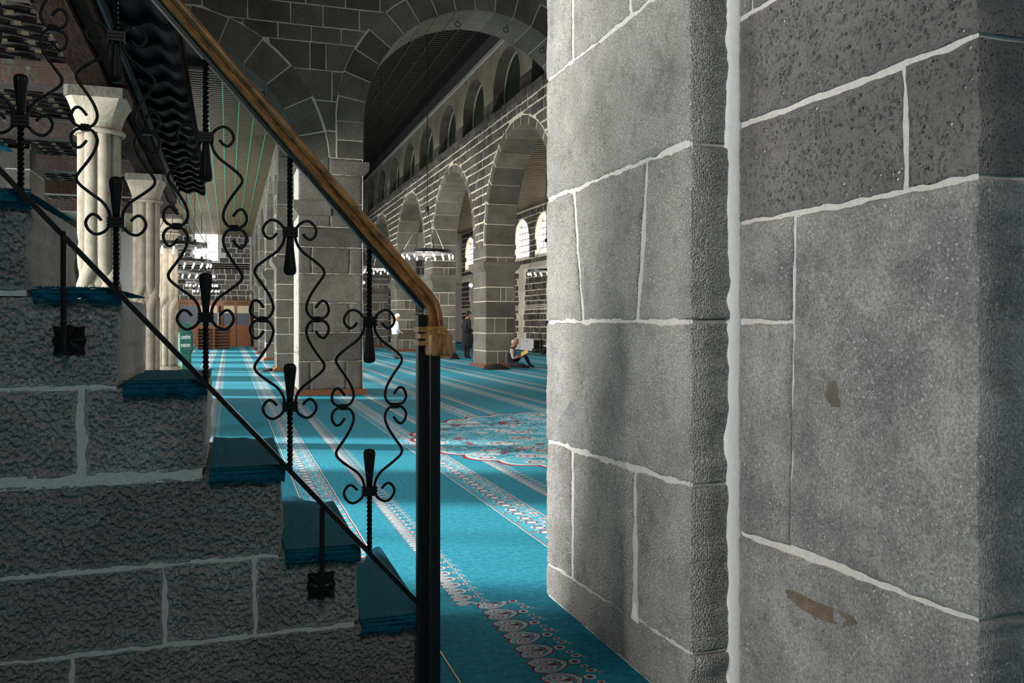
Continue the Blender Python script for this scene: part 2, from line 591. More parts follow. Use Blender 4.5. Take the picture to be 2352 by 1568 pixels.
    put(ins * (d1 < 0.42) * (E(v1.outputs['Color']).max(0) > 0.35), pale)
    put(ins * band(d1, 0.26, 0.32) * blot, red)
    put(ins * (d1 < 0.13), red)
    put(ins * band(rr, 0.98, 1.0), red)
    put(ins * band(rr, 0.955, 0.98), pale)
    star = rr + (ang * 8.0).sin() * 0.05
    put(far * (star < 0.20), (0.62, 0.58, 0.47))
    put(far * band(star, 0.20, 0.225), red)
    put(far * band(star, 0.08, 0.11), red)
    nt.links.new(col, p.inputs['Base Color'])
    p.inputs['Roughness'].default_value = 0.95
    p.inputs['Specular IOR Level'].default_value = 0.1
    b = N(nt, 'ShaderNodeBump')
    b.inputs['Strength'].default_value = 0.5
    b.inputs['Distance'].default_value = 0.006
    nt.links.new(fluff, b.inputs['Height'])
    nt.links.new(b.outputs[0], p.inputs['Normal'])
    return m


def pile_mat():
    m, nt, p = new_mat('teal stair carpet')
    tc = N(nt, 'ShaderNodeTexCoord').outputs['Object']
    base = mixc(nt, ramp(nt, noise_tex(nt, tc, 60, 5, 0.75), [(0.3, 0.0), (0.7, 1.0)]), (0.004, 0.10, 0.175), (0.02, 0.24, 0.35))
    fluff = noise_tex(nt, tc, 320, 3, 0.75)
    base = mixc(nt, 1.0, base, ramp(nt, fluff, [(0.25, 0.5), (0.75, 1.5)]), 'MULTIPLY')
    nt.links.new(base, p.inputs['Base Color'])
    p.inputs['Roughness'].default_value = 0.95
    p.inputs['Specular IOR Level'].default_value = 0.1
    b = N(nt, 'ShaderNodeBump')
    b.inputs['Strength'].default_value = 0.9
    b.inputs['Distance'].default_value = 0.008
    nt.links.new(fluff, b.inputs['Height'])
    nt.links.new(b.outputs[0], p.inputs['Normal'])
    return m


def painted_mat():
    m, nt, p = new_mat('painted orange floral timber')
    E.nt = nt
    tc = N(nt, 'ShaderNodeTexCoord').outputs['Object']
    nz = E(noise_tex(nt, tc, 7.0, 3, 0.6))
    col = mixc(nt, ramp(nt, noise_tex(nt, tc, 3, 4, 0.6), [(0.35, 0.0), (0.65, 1.0)]), (0.042, 0.012, 0.004), (0.016, 0.006, 0.003))  # paint colours darkened in place of the shade under the gallery
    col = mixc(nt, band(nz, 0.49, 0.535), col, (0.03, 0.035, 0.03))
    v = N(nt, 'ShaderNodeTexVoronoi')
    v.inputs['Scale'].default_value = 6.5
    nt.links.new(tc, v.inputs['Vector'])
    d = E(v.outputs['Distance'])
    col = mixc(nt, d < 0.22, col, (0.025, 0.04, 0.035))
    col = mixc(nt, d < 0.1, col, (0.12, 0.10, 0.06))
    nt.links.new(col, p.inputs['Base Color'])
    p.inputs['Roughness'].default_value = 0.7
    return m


M['carpet'] = carpet_mat()
M['teal_pile'] = pile_mat()
M['painted'] = painted_mat()


# ------------------------------------------------------------------ masonry helpers
# a frame maps (u, v, w): u along the wall, v up, w into the wall
def frame_y(Y):
    return lambda u, v, w: (u, Y + w, v)


def frame_x(X):
    return lambda u, v, w: (X + w, u, v)


def poly_stone(poly, fr, depth, chamfer, w0=0.0, back=True):
    """verts/faces of a stone with the outline poly, its face proud, its rim chamfered"""
    n = len(poly)
    cu = sum(p[0] for p in poly) / n
    cv = sum(p[1] for p in poly) / n
    ins = []
    for (u, v) in poly:
        d = math.hypot(u - cu, v - cv)
        k = max(0.5, 1 - chamfer * 1.3 / max(d, 1e-4))
        ins.append((cu + (u - cu) * k, cv + (v - cv) * k))
    v = [fr(a, b, w0) for a, b in ins] + [fr(a, b, w0 + chamfer) for a, b in poly] + [fr(a, b, w0 + depth) for a, b in poly]
    f = [tuple(range(n))]
    for i in range(n):
        j = (i + 1) % n
        f.append((n + i, n + j, j, i))
        f.append((2 * n + i, 2 * n + j, n + j, n + i))
    if back:
        f.append(tuple(range(2 * n, 3 * n))[::-1])
    return v, f


def jit(a):
    return random.uniform(-a, a)


def clip_arches(u0, u1, v0, v1, arches, gap):
    """a course rectangle minus arch discs (c, z, R): list of polygons (u, v)"""
    nv = 6
    vs = [v0 + (v1 - v0) * i / (nv - 1) for i in range(nv)]

    def half(a, v):
        if v <= a[1]:
            return a[2]
        h = a[2] ** 2 - (v - a[1]) ** 2
        return math.sqrt(h) if h > 0 else -1
    hit = [a for a in arches if half(a, v0) > 0 and u1 > a[0] - half(a, v0) and u0 < a[0] + half(a, v0)]
    if not hit:
        return [[(u0, v0), (u1, v0), (u1, v1), (u0, v1)]]
    out = []
    for k in range(2 ** len(hit)):
        sides = [1 if (k >> i) & 1 else -1 for i in range(len(hit))]
        pts = []
        for v in vs:
            lo, hi = u0, u1
            for a, sd in zip(hit, sides):
                h = half(a, v)
                e = h + gap if h >= 0 else gap * 0.5
                if sd < 0:
                    hi = min(hi, a[0] - e)
                else:
                    lo = max(lo, a[0] + e)
            if hi - lo > 0.025:
                pts.append((lo, hi, v))
        if len(pts) < 2:
            continue
        poly = [(p[1], p[2]) for p in pts] + [(p[0], p[2]) for p in reversed(pts)]
        if max(p[0] for p in poly) - min(p[0] for p in poly) > 0.05:
            out.append(poly)
    return out


def arch_core(fr, spans, u_min, u_max, top, depth, w0=0.0):
    """wall body with arched openings; spans: (c, z, r) semicircles on straight jambs"""
    mb = MB()
    spans = sorted(spans)

    def slab(us, lows):
        for i in range(len(us) - 1):
            a, b = us[i], us[i + 1]
            la, lb = lows[i], lows[i + 1]
            v = [fr(a, la, w0), fr(b, lb, w0), fr(b, top, w0), fr(a, top, w0), fr(a, la, w0 + depth), fr(b, lb, w0 + depth), fr(b, top, w0 + depth), fr(a, top, w0 + depth)]
            mb.add(v, [(0, 1, 2, 3), (4, 7, 6, 5), (0, 4, 5, 1), (3, 2, 6, 7), (0, 3, 7, 4), (1, 5, 6, 2)])
    cur = u_min
    for (c, z, r) in spans:
        slab([cur, c - r], [0, 0])
        us = [c - r * math.cos(pi * i / 24) for i in range(25)]
        slab(us, [z + math.sqrt(max(r * r - (u - c) ** 2, 0)) for u in us])
        cur = c + r
    slab([cur, u_max], [0, 0])
    return mb


def voussoirs(fr, c, z, r, R, n, depth, gap, chamfer, name, mat, parent, a0=0.0, a1=pi, w0=0.0, vary=0.0):
    out = []
    for i in range(n):
        b0 = a0 + (a1 - a0) * i / n + gap / r / 2
        b1 = a0 + (a1 - a0) * (i + 1) / n - gap / r / 2
        Ro = R + jit(vary)
        k = 4
        inn = [(c + r * math.cos(b0 + (b1 - b0) * q / k), z + r * math.sin(b0 + (b1 - b0) * q / k)) for q in range(k + 1)]
        outr = [(c + Ro * math.cos(b1 + (b0 - b1) * q / k), z + Ro * math.sin(b1 + (b0 - b1) * q / k)) for q in range(k + 1)]
        poly = outr[::-1] + inn[::-1]
        v, f = poly_stone(outr[::-1] + inn[::-1], fr, depth, chamfer, w0)
        out.append(mesh_obj(name, v, f, mat, parent, fix=True))
    return out


def rough_block(name, quad, fr, depth, mat, parent, step=0.02, edge=0.012, rough=0.004, wob=0.006, seed=0, pit=None, w0=0.0, cell=0.09):
    """a near stone: quad corners (u, v) bl, br, tr, tl; dense proud face with real relief and worn edges, sides running back by depth"""
    q = np.array(quad, float)
    du = max(np.linalg.norm(q[1] - q[0]), np.linalg.norm(q[2] - q[3]))
    dv = max(np.linalg.norm(q[3] - q[0]), np.linalg.norm(q[2] - q[1]))
    nu, nv = max(3, int(du / step)), max(3, int(dv / step))
    s, t = np.meshgrid(np.linspace(0, 1, nu + 1), np.linspace(0, 1, nv + 1))
    U = (1 - s) * (1 - t) * q[0, 0] + s * (1 - t) * q[1, 0] + s * t * q[2, 0] + (1 - s) * t * q[3, 0]
    V = (1 - s) * (1 - t) * q[0, 1] + s * (1 - t) * q[1, 1] + s * t * q[2, 1] + (1 - s) * t * q[3, 1]
    # distance to rim
    rim = np.minimum(np.minimum(s, 1 - s) * du, np.minimum(t, 1 - t) * dv)
    fall = np.exp(-rim / 0.03)
    U2 = U + wob * fall * (vnoise(U / 0.07, V / 0.07, seed=seed) + 0.5 * vnoise(U / 0.025, V / 0.025, seed=seed + 1))
    V2 = V + wob * fall * (vnoise(U / 0.07, V / 0.07, seed=seed + 2) + 0.5 * vnoise(U / 0.025, V / 0.025, seed=seed + 3))
    W = edge * np.exp(-rim / (edge * 0.9)) + rough * (vnoise(U / cell, V / cell, seed=seed + 4) + 0.5 * vnoise(U / (cell * .35), V / (cell * .35), seed=seed + 5)
                                                     + 0.35 * vnoise(U / (cell * .12), V / (cell * .12), seed=seed + 6))
    if pit:
        dens, r0, r1, dp = pit
        cnt = int(dens * du * dv)
        hu, hv = du / nu, dv / nv
        cs, ct = rng.random(cnt), rng.random(cnt)
        rad = r0 + (r1 - r0) * rng.random(cnt) ** 2.5
        PW = np.zeros_like(W)
        for a, b, r in zip(cs, ct, rad):
            i0, i1 = int(max(0, (a * du - r) / hu)), int(min(nu, (a * du + r) / hu + 1))
            j0, j1 = int(max(0, (b * dv - r) / hv)), int(min(nv, (b * dv + r) / hv + 1))
            ss, tt = s[j0:j1 + 1, i0:i1 + 1], t[j0:j1 + 1, i0:i1 + 1]
            d2 = (((ss - a) * du) ** 2 + ((tt - b) * dv) ** 2) / (r * r)
            PW[j0:j1 + 1, i0:i1 + 1] = np.maximum(PW[j0:j1 + 1, i0:i1 + 1], dp * r * np.sqrt(np.clip(1 - d2, 0, 1)))
        W = W + PW * np.clip((rim - 0.003) / 0.012, 0, 1)
    W = W + w0
    n0 = (nu + 1) * (nv + 1)
    pts = [np.stack([U2.ravel(), V2.ravel(), W.ravel()], 1)]
    I, J = np.meshgrid(np.arange(nu), np.arange(nv))
    k0 = (J * (nu + 1) + I).ravel()
    quads = [np.stack([k0, k0 + 1, k0 + nu + 2, k0 + nu + 1], 1)]
    ring = np.array([i for i in range(nu)] + [j * (nu + 1) + nu for j in range(nv)] + [nv * (nu + 1) + i for i in range(nu, 0, -1)] + [j * (nu + 1) for j in range(nv, 0, -1)])
    ru0, rv0 = U2.ravel()[ring], V2.ravel()[ring]
    m = len(ring)
    prev = ring
    nd = int(min(max(2, depth / max(step * 2.0, 0.02)), 14))
    cu, cv = ru0.mean(), rv0.mean()
    L = np.hypot(ru0 - cu, rv0 - cv) + 1e-6
    for k in range(1, nd + 1):
        w = w0 + edge + (depth - edge) * k / nd
        nn = rough * 1.5 * vnoise(ru0 / 0.06 + rv0 / 0.05, np.full_like(ru0, w / 0.06), seed=seed + 9)
        pts.append(np.stack([ru0 + (ru0 - cu) / L * nn, rv0 + (rv0 - cv) / L * nn, np.full(m, w)], 1))
        cur = n0 + (k - 1) * m + np.arange(m)
        quads.append(np.stack([cur, np.roll(cur, -1), np.roll(prev, -1), prev], 1))
        prev = cur
    P = np.concatenate(pts)
    Q = np.concatenate(quads)
    x0, x1 = np.array(fr(0, 0, 0), float), None
    ex = [np.array(fr(*e), float) - x0 for e in ((1, 0, 0), (0, 1, 0), (0, 0, 1))]
    C = x0 + P[:, :1] * ex[0] + P[:, 1:2] * ex[1] + P[:, 2:] * ex[2]
    # outward winding: the face looks against w
    if np.dot(np.cross(ex[0], ex[1]), ex[2]) * ((q[1, 0] - q[0, 0]) * (q[3, 1] - q[0, 1])) > 0:
        Q = Q[:, ::-1]
    me = bpy.data.meshes.new(name)
    me.vertices.add(len(C))
    me.vertices.foreach_set('co', C.ravel().astype(np.float32))
    me.loops.add(Q.size)
    me.loops.foreach_set('vertex_index', Q.ravel().astype(np.int32))
    me.polygons.add(len(Q))
    me.polygons.foreach_set('loop_start', (np.arange(len(Q)) * 4).astype(np.int32))
    me.polygons.foreach_set('use_smooth', np.ones(len(Q), dtype=bool))
    me.update(calc_edges=True)
    me.validate()
    me.materials.append(mat)
    o = bpy.data.objects.new(name, me)
    COL.objects.link(o)
    o.parent = parent
    return o


# ================================================================== THE SETTING
YW, YB = 17.1, 53.0            # transverse arch wall, far end wall
XR, XO = 7.65, 14.3            # nave arcade face, outer aisle wall

fl = MB().box(XL - 0.3, XO + 0.6, -4.0, YB + 0.5, -0.2, 0.0).build('floor', M['carpet'])
tag(fl, 'turquoise prayer hall carpet with floral border bands', 'floor', kind='structure')


# ---- near stepped stone wall on the right
def near_wall():
    X1, X2, X3 = 1.599, 1.788, 1.96
    Y1, Y2 = 2.729, 1.656
    core = MB()
    core.box(X1 + 0.007, 3.4, Y1 + 0.022, 4.20, 0, 3.6)
    core.box(X2 + 0.011, 3.4, Y2 + 0.022, Y1 + 0.02, 0, 3.6)
    w = core.build('wall_right', M['mortar'])
    tag(w, 'stepped wall of large tooled grey basalt blocks with pale joints', 'wall', kind='structure')
    f1, f2, f3 = frame_x(X1), frame_x(X2), frame_y(Y2)
    g = 0.0035

    def P1(pts):
        r = []
        for (px, py) in pts:
            p = on_x(px, py, X1)
            r.append((p[1], p[2]))
        return r

    def P2(pts):
        r = []
        for (px, py) in pts:
            p = on_x(px, py, X2)
            r.append((p[1], p[2]))
        return r
    ya, yb = 4.222, Y1
    D1 = 0.17
    # quads as far(=u large) ... order bl, br, tr, tl in (Y, Z); u runs from far corner to near corner
    z = [0.0, 0.19, 0.825, 1.447, 2.098, 2.732, 3.6]

    def q(yl, yr, z0l, z0r, z1l, z1r, ylt=None, yrt=None):
        return [(yl, z0l + g), (yr, z0r + g), (yrt if yrt is not None else yr, z1r - g), (ylt if ylt is not None else yl, z1l - g)]
    a = lambda px: on_x(px, 738, X1)[1]
    blocks = [
        # bottom
        (q(ya, yb, 0.0, 0.0, 0.168, 0.235), 'tooled'),
        # second course
        (q(ya - .004, a(1311), 0.172, 0.185, 0.815, 0.82, yrt=a(1310)), 'tooled'),
        (q(a(1315), a(1450), 0.185, 0.205, 0.82, 0.83, ylt=a(1314), yrt=a(1453)), 'tooled'),
        (q(a(1462), yb, 0.215, 0.240, 0.825, 0.85, ylt=a(1457)), 'tooled'),
        # third
        (q(ya, yb, 0.822, 0.852, 1.447, 1.447), 'tooled'),
        # fourth
        (q(ya, a(1335), 1.452, 1.452, 2.085, 2.09, yrt=a(1313)), 'tooled'),
        (q(a(1339), a(1458), 1.452, 1.452, 2.095, 2.10, ylt=a(1317), yrt=a(1482)), 'tooled'),
        (q(a(1466), yb, 1.452, 1.452, 2.10, 2.095, ylt=a(1488)), 'tooled'),
        # fifth
        (q(ya, yb, 2.098, 2.105, 2.72, 2.74), 'tooled'),
        # sixth
        (q(ya, a(1312), 2.728, 2.73, 3.6, 3.6), 'tooled'),
        (q(a(1316), a(1444), 2.73, 2.735, 3.6, 3.6), 'tooled'),
        (q(a(1448), yb, 2.735, 2.745, 3.6, 3.6), 'tooled'),
    ]
    for i, (qq, mn) in enumerate(blocks):
        rough_block('stone', qq, f1, D1 + 1.0, M[mn], w, step=0.012, edge=0.008, rough=0.004, wob=0.006, seed=20 + i)
    b = lambda px: on_x(px, 738, X2)[1]
    yc, yd = 2.715, Y2
    blocks = [
        (q(yc, yd, 0.0, 0.0, 0.66, 0.69), 'speckled'),
        (q(yc, b(1810), 0.672, 0.688, 1.444, 1.444, yrt=b(1815)), 'speckled'),
        (q(yc, b(1815), 1.454, 1.454, 1.806, 1.808, yrt=b(1818)), 'speckled'),
        (q(b(1812), yd, 0.695, 0.695, 1.800, 1.812, ylt=b(1826)), 'speckled'),
        (q(yc, b(2068), 1.815, 1.818, 2.168, 2.158, yrt=b(2066)), 'pitted'),
        (q(b(2084), yd, 1.820, 1.820, 2.160, 2.168, ylt=b(2076)), 'pitted'),
        (q(yc, yd, 2.180, 2.176, 2.562, 2.56), 'pitted'),
        (q(yc, b(1722), 2.572, 2.572, 3.6, 3.6), 'speckled'),
        (q(b(1726), yd, 2.572, 2.572, 3.6, 3.6), 'pitted'),
    ]
    for i, (qq, mn) in enumerate(blocks):
        rough_block('stone', qq, f2, 1.2, M[mn], w, step=0.0028 if mn == 'pitted' else 0.010, edge=0.008, rough=0.0022, wob=0.005, seed=60 + i, pit=(3800, 0.0026, 0.0075, 1.9) if mn == 'pitted' else None)
    bed = MB()
    for zz in (0.237, 0.851, 1.4495, 2.101, 2.742):
        bed.box(X1 + 0.010, X1 + 0.16, Y1 + 0.006, Y1 + 0.05, zz - 0.007, zz + 0.007)
    for zz in (0.692, 1.8165, 2.172, 2.566):
        bed.box(X2 + 0.012, X2 + 0.9, Y2 + 0.007, Y2 + 0.05, zz - 0.008, zz + 0.008)
    bed.build('mortar_bed', M['mortar'], w)
    # upright white joint between the two faces
    pts, n = [], 40
    mb = MB()
    v, f = [], []
    for i in range(n + 1):
        zz = 3.6 * i / n
        ww = 0.004 * math.sin(zz * 5.3) + 0.003 * math.sin(zz * 17)
        for (x, y) in ((X1 + 0.146 + ww, Y1 + 0.012), (X1 + 0.158 + ww, Y1 - 0.010), (X2 - 0.006 + ww * .5, Y1 - 0.012), (X2 + 0.006, Y1 - 0.020 + ww * .4), (X2 + 0.03, Y1 - 0.012)):
            v.append((x, y, zz))
    for i in range(n):
        for k in range(4):
            f.append((i * 5 + k, i * 5 + k + 1, (i + 1) * 5 + k + 1, (i + 1) * 5 + k))
    o = mesh_obj('mortar_joint', v, f, M['white_mortar'], w, smooth=True)
    o['label'] = 'thick white upright mortar joint'

    def patch(name, pts, mat, X, proud, lab):
        P = []
        for (px, py) in pts:
            p = on_x(px, py, X)
            P.append((p[1], p[2]))
        v, f = poly_stone(P, frame_x(X), 0.02, 0.002, w0=-proud)
        o = mesh_obj(name, v, f, mat, w, fix=True)
        o['label'] = lab
    patch('mortar_fill', [(1449, 1418), (1455, 1380), (1462, 1392), (1466, 1434)], M['white_mortar'], X1, 0.001, 'white triangular mortar fill')
    patch('filler_patch', [(1893, 905), (1903, 884), (1915, 871), (1922, 880), (1930, 935), (1914, 934), (1900, 922)], M['stain'], X2, 0.002, 'small brown filler patch')
    patch('filler_patch', [(1803, 1353), (1830, 1358), (1870, 1378), (1925, 1400), (1960, 1415), (1970, 1432), (1940, 1440), (1890, 1425), (1840, 1398), (1810, 1372)],
          M['stain'], X2, 0.002, 'long brown filler patch')
    patch('scar', [(1268, 1008), (1285, 960), (1305, 930), (1325, 900), (1335, 872), (1345, 905), (1352, 960), (1362, 1010), (1345, 1022), (1300, 1012)], M['speckled'], X1, 0.001,
          'pointed weathered scar in the tooled face')
    return w


near_wall()

# ---- side walls, roofs (mostly out of view; they hold the light)
mb = MB()
segs, cur = [], -4.0
for (y0, y1, z0, z1, wt) in LEFT_WINDOWS:
    mb.box(XL - 0.5, XL, cur, y0, 0, 9.5)
    mb.box(XL - 0.5, XL, y0, y1, 0, z0)
    mb.box(XL - 0.5, XL, y0, y1, z1, 9.5)
    cur = y1
mb.box(XL - 0.5, XL, cur, YB + 0.5, 0, 9.5)
wl = mb.build('wall_left', M['ashlar'])
tag(wl, 'dim stone courtyard wall behind the gallery columns', 'wall', kind='structure')

# window frames in the courtyard wall
for i, (y0, y1, z0, z1, wt) in enumerate(LEFT_WINDOWS):
    mb = MB()
    for y in (y0, (y0 + y1) / 2 - 0.03, y1 - 0.06):
        mb.box(XL - 0.3, XL - 0.24, y, y + 0.06, z0, z1)
    for zz in (z0, (z0 + z1) / 2, z1 - 0.06):
        mb.box(XL - 0.3, XL - 0.24, y0, y1, zz, zz + 0.06)
    o = mb.build('window_%d' % (i + 1), M['steel'])
    tag(o, 'courtyard window with dark metal glazing bars', 'window', 'courtyard windows in the side wall', 'structure')

o = MB().box(XL - 0.5, -0.9, -4.3, -4.0, 0, 9.5).box(1.5, XO + 0.6, -4.3, -4.0, 0, 9.5).box(-0.9, 1.5, -4.3, -4.0, 0, 5.2).box(-0.9, 1.5, -4.3, -4.0, 8.0, 9.5).build('wall_entrance', M['ashlar'])
tag(o, 'plain stone entrance wall', 'wall', kind='structure')
o = MB().box(3.4, XO + 0.6, 3.4, 3.7, 0, 9.5).build('wall_side', M['ashlar'])
tag(o, 'plain stone wall behind the stepped block wall', 'wall', kind='structure')
o = MB().box(XL - 0.5, XO + 0.6, -4.3, YW, 9.2, 9.5).build('ceiling_porch', M['dark_reed'])
tag(o, 'dark boarded ceiling over the entrance bay', 'ceiling', kind='structure')


o = MB().box(-3.2, -1.25, 2.8, 3.2, 0, 9.2).build('added_shade_pier', M['ashlar'])  # added out of view to block window light from the left steps
tag(o, 'added unseen stone pier shading the upper steps', 'wall', kind='structure')


# ---- transverse wall with the two round arches
def transverse():
    fr = frame_y(YW)
    A1, A2 = (-1.03, 4.51, 2.31), (5.12, 5.43, 2.54)
    D = 1.25
    core = arch_core(fr, [(A1[0], A1[1], A1[2] + 0.02), (A2[0], A2[1], A2[2] + 0.02)], XL, XO + 0.4, 10.6, D - 0.03, w0=0.011)
    w = core.build('wall_transverse', M['mortar_wall'])
    tag(w, 'grey ashlar cross wall with two round arches and a pier between', 'wall', kind='structure')
    R1, R2 = 2.31 + 0.62, 2.54 + 0.55
    voussoirs(fr, A1[0], A1[1], A1[2], R1, 13, D, 0.020, 0.010, 'voussoir', M['ashlar'], w, vary=0.04)
    voussoirs(fr, A2[0], A2[1], A2[2], R2, 19, D, 0.020, 0.010, 'voussoir', M['ashlar'], w, vary=0.04)
    arches = [(A1[0], A1[1], R1 + 0.01), (A2[0], A2[1], R2 + 0.01)]

    def zc(py, px=718):
        return on_y(px, py, YW)[2]

    def xs(cx, y=0):
        return on_y(400 + cx * .3188, 738, YW)[0]
    zs = [zc(p) for p in (360, 298, 229, 159, 96, 59, 10, -40)]
    rows = [
        (zs[0], zs[1], []),
        (zs[1], zs[2], [1245]),
        (zs[2], zs[3], [818, 1138]),
        (zs[3], zs[4], [678, 978, 1095]),
        (zs[4], zs[5], [495, 748, 988, 1205, 1437]),
        (zs[5], zs[6], [200, 530, 840, 1075, 1335, 1590]),
        (zs[6], zs[7], [-60, 320, 700, 950, 1235, 1485, 1760]),
    ]
    z = zs[7]
    for k in range(4):
        rows.append((z, z + 0.52, [1235 + i * 300 + (k % 2) * 140 for i in range(-6, 5)]))
        z += 0.52
    gp = 0.011
    for (z0, z1, sp) in rows:
        us = [XL + 0.1] + ([xs(s) for s in sp])
        # continue the bond sideways where the photo is covered
        left = []
        u = (us[1] if len(us) > 1 else 1.3) - 0.95
        while u > XL + 0.4:
            left.append(u)
            u -= random.uniform(0.75, 1.1)
        right = []
        u = (us[-1] if len(us) > 1 else 2.5) + 0.95
        while u < XO:
            right.append(u)
            u += random.uniform(0.75, 1.1)
        if len(us) == 1:
            right, left = [x for x in right if x > 6.5], [x for x in left if x < 0]
        us = [XL + 0.02] + left[::-1] + us[1:] + right + [XO + 0.3]
        for i in range(len(us) - 1):
            for poly in clip_arches(us[i] + gp, us[i + 1] - gp, z0 + gp, z1 - gp, arches, 0.008):
                poly = [(a + jit(0.006), b + jit(0.006)) for a, b in poly]
                v, f = poly_stone(poly, fr, 0.12, 0.010)
                mesh_obj('stone', v, f, M['ashlar'], w, fix=True)
    z, k = 0.0, 0
    while z < 4.70:
        h = min(0.52, 4.72 - z)
        for (ua, ub) in (((-4.6, -3.95), (-3.95, -3.345)) if k % 2 else ((-4.6, -3.345),)):
            v, f = poly_stone([(ua + .01, z + .01), (ub - .008, z + .01), (ub - .008, z + h - .01), (ua + .01, z + h - .01)], fr, D, 0.012)
            mesh_obj('stone', v, f, M['ashlar'], w, fix=True)
        z += h
        k += 1
    # the pier between the arches
    xl, xr = 1.31, 2.535
    pz = [(0.10, zc(830)), (zc(830), zc(764)), (zc(764), zc(695)), (zc(695), zc(628)), (zc(628), zc(567)), (zc(567), zc(520)), (zc(520), zc(466)), (zc(466), zc(398)), (zc(398), zc(360))]
    sp = [[713, 795], [], [719, 803], [], [717, 804], [], [760], [], [758]]
    for (z0, z1), ss in zip(pz, sp):
        us = [xl] + [on_y(s, 738, YW)[0] for s in ss] + [xr]
        for i in range(len(us) - 1):
            k = 0.006
            ex = 0.0
            if z0 < 1.4:
                ex = -0.02
            poly = [(us[i] + (k if i else 0) + jit(.004), z0 + k), (us[i + 1] - (k if i < len(us) - 2 else 0) + jit(.004), z0 + k),
                    (us[i + 1] - (k if i < len(us) - 2 else 0) + jit(.004), z1 - k), (us[i] + (k if i else 0) + jit(.004), z1 - k)]
            rough_block('stone', poly, fr, D, M['ashlar'], w, step=0.05, edge=0.008, rough=0.010 if z0 < 2.0 else 0.004, wob=0.006, seed=int(z0 * 100) + i, w0=-0.016 if z0 < 2.0 else -0.002, cell=0.22)
    for (xa, xb) in ((2.05, 2.575), (7.665, 8.2)):
        for (za, zb) in ((zc(360), 5.06), (5.06, 5.44)):
            v, f = poly_stone([(xa, za + .01), (xb, za + .01), (xb, zb - .01), (xa, zb - .01)], fr, D, 0.01)
            mesh_obj('stone', v, f, M['ashlar'], w, fix=True)
    # impost blocks
    mb = MB()
    za, zb = zc(398), zc(368)
    v = [(xr - 0.30, YW - 0.03, za), (xr + 0.03, YW - 0.03, za), (xr + 0.15, YW - 0.08, za + 0.12), (xr + 0.15, YW - 0.08, zb), (xr - 0.30, YW - 0.08, zb), (xr - 0.30, YW - 0.08, za + 0.12)]
    prof = [(xr - 0.25, za), (xr + 0.02, za), (xr + 0.15, za + 0.12), (xr + 0.15, zb + 0.02), (xr - 0.25, zb + 0.02)]
    vv, ff = poly_stone(prof, fr, D + 0.1, 0.012, w0=-0.05)
    o = mesh_obj('impost', vv, ff, M['ashlar'], w, fix=True)
    za, zb = on_y(700, 494, YW)[2], on_y(700, 460, YW)[2]
    prof = [(xl + 0.62, za), (xl - 0.02, za), (xl - 0.12, za + 0.14), (xl - 0.12, zb), (xl + 0.62, zb)][::-1]
    vv, ff = poly_stone(prof, fr, D + 0.1, 0.012, w0=-0.06)
    mesh_obj('impost', vv, ff, M['ashlar'], w, fix=True)
    # wooden skirting at the pier foot
    mb = MB()
    mb.box(xl - 0.06, xr + 0.08, YW - 0.10, YW + D + 0.05, 0.0, 0.09)
    mb.box(xl - 0.045, xr + 0.06, YW - 0.085, YW + D + 0.04, 0.09, 0.11)
    o = mb.build('skirting', M['plinth_wood'], w)
    o['label'] = 'orange brown wooden skirting round the pier foot'
    # iron rings in the arch soffits
    for (c, zz, r, an, yy) in ((A1[0], A1[1], A1[2], 0.73, 0.6), (A1[0], A1[1], A1[2], 1.20, 0.6), (A2[0], A2[1], A2[2], 0.95, 0.45), (A2[0], A2[1], A2[2], 1.32, 0.5), (A2[0], A2[1], A2[2], 1.75, 0.6)):
        cx, cz = c + (r - 0.07) * math.cos(an), zz + (r - 0.07) * math.sin(an)
        ring = [(cx + 0.055 * math.cos(t), YW + yy + 0.01 * math.sin(t), cz - 0.02 + 0.055 * math.sin(t)) for t in np.linspace(0, 2 * pi, 17)]
        mb = MB().tube(ring, 0.009, 6, False)
        mb.tube([(cx, YW + yy, cz + 0.03), (c + (r + 0.03) * math.cos(an), YW + yy, zz + (r + 0.03) * math.sin(an))], 0.008, 6)
        mb.build('iron_ring', M['iron'], w, smooth=True)
    return w


transverse()


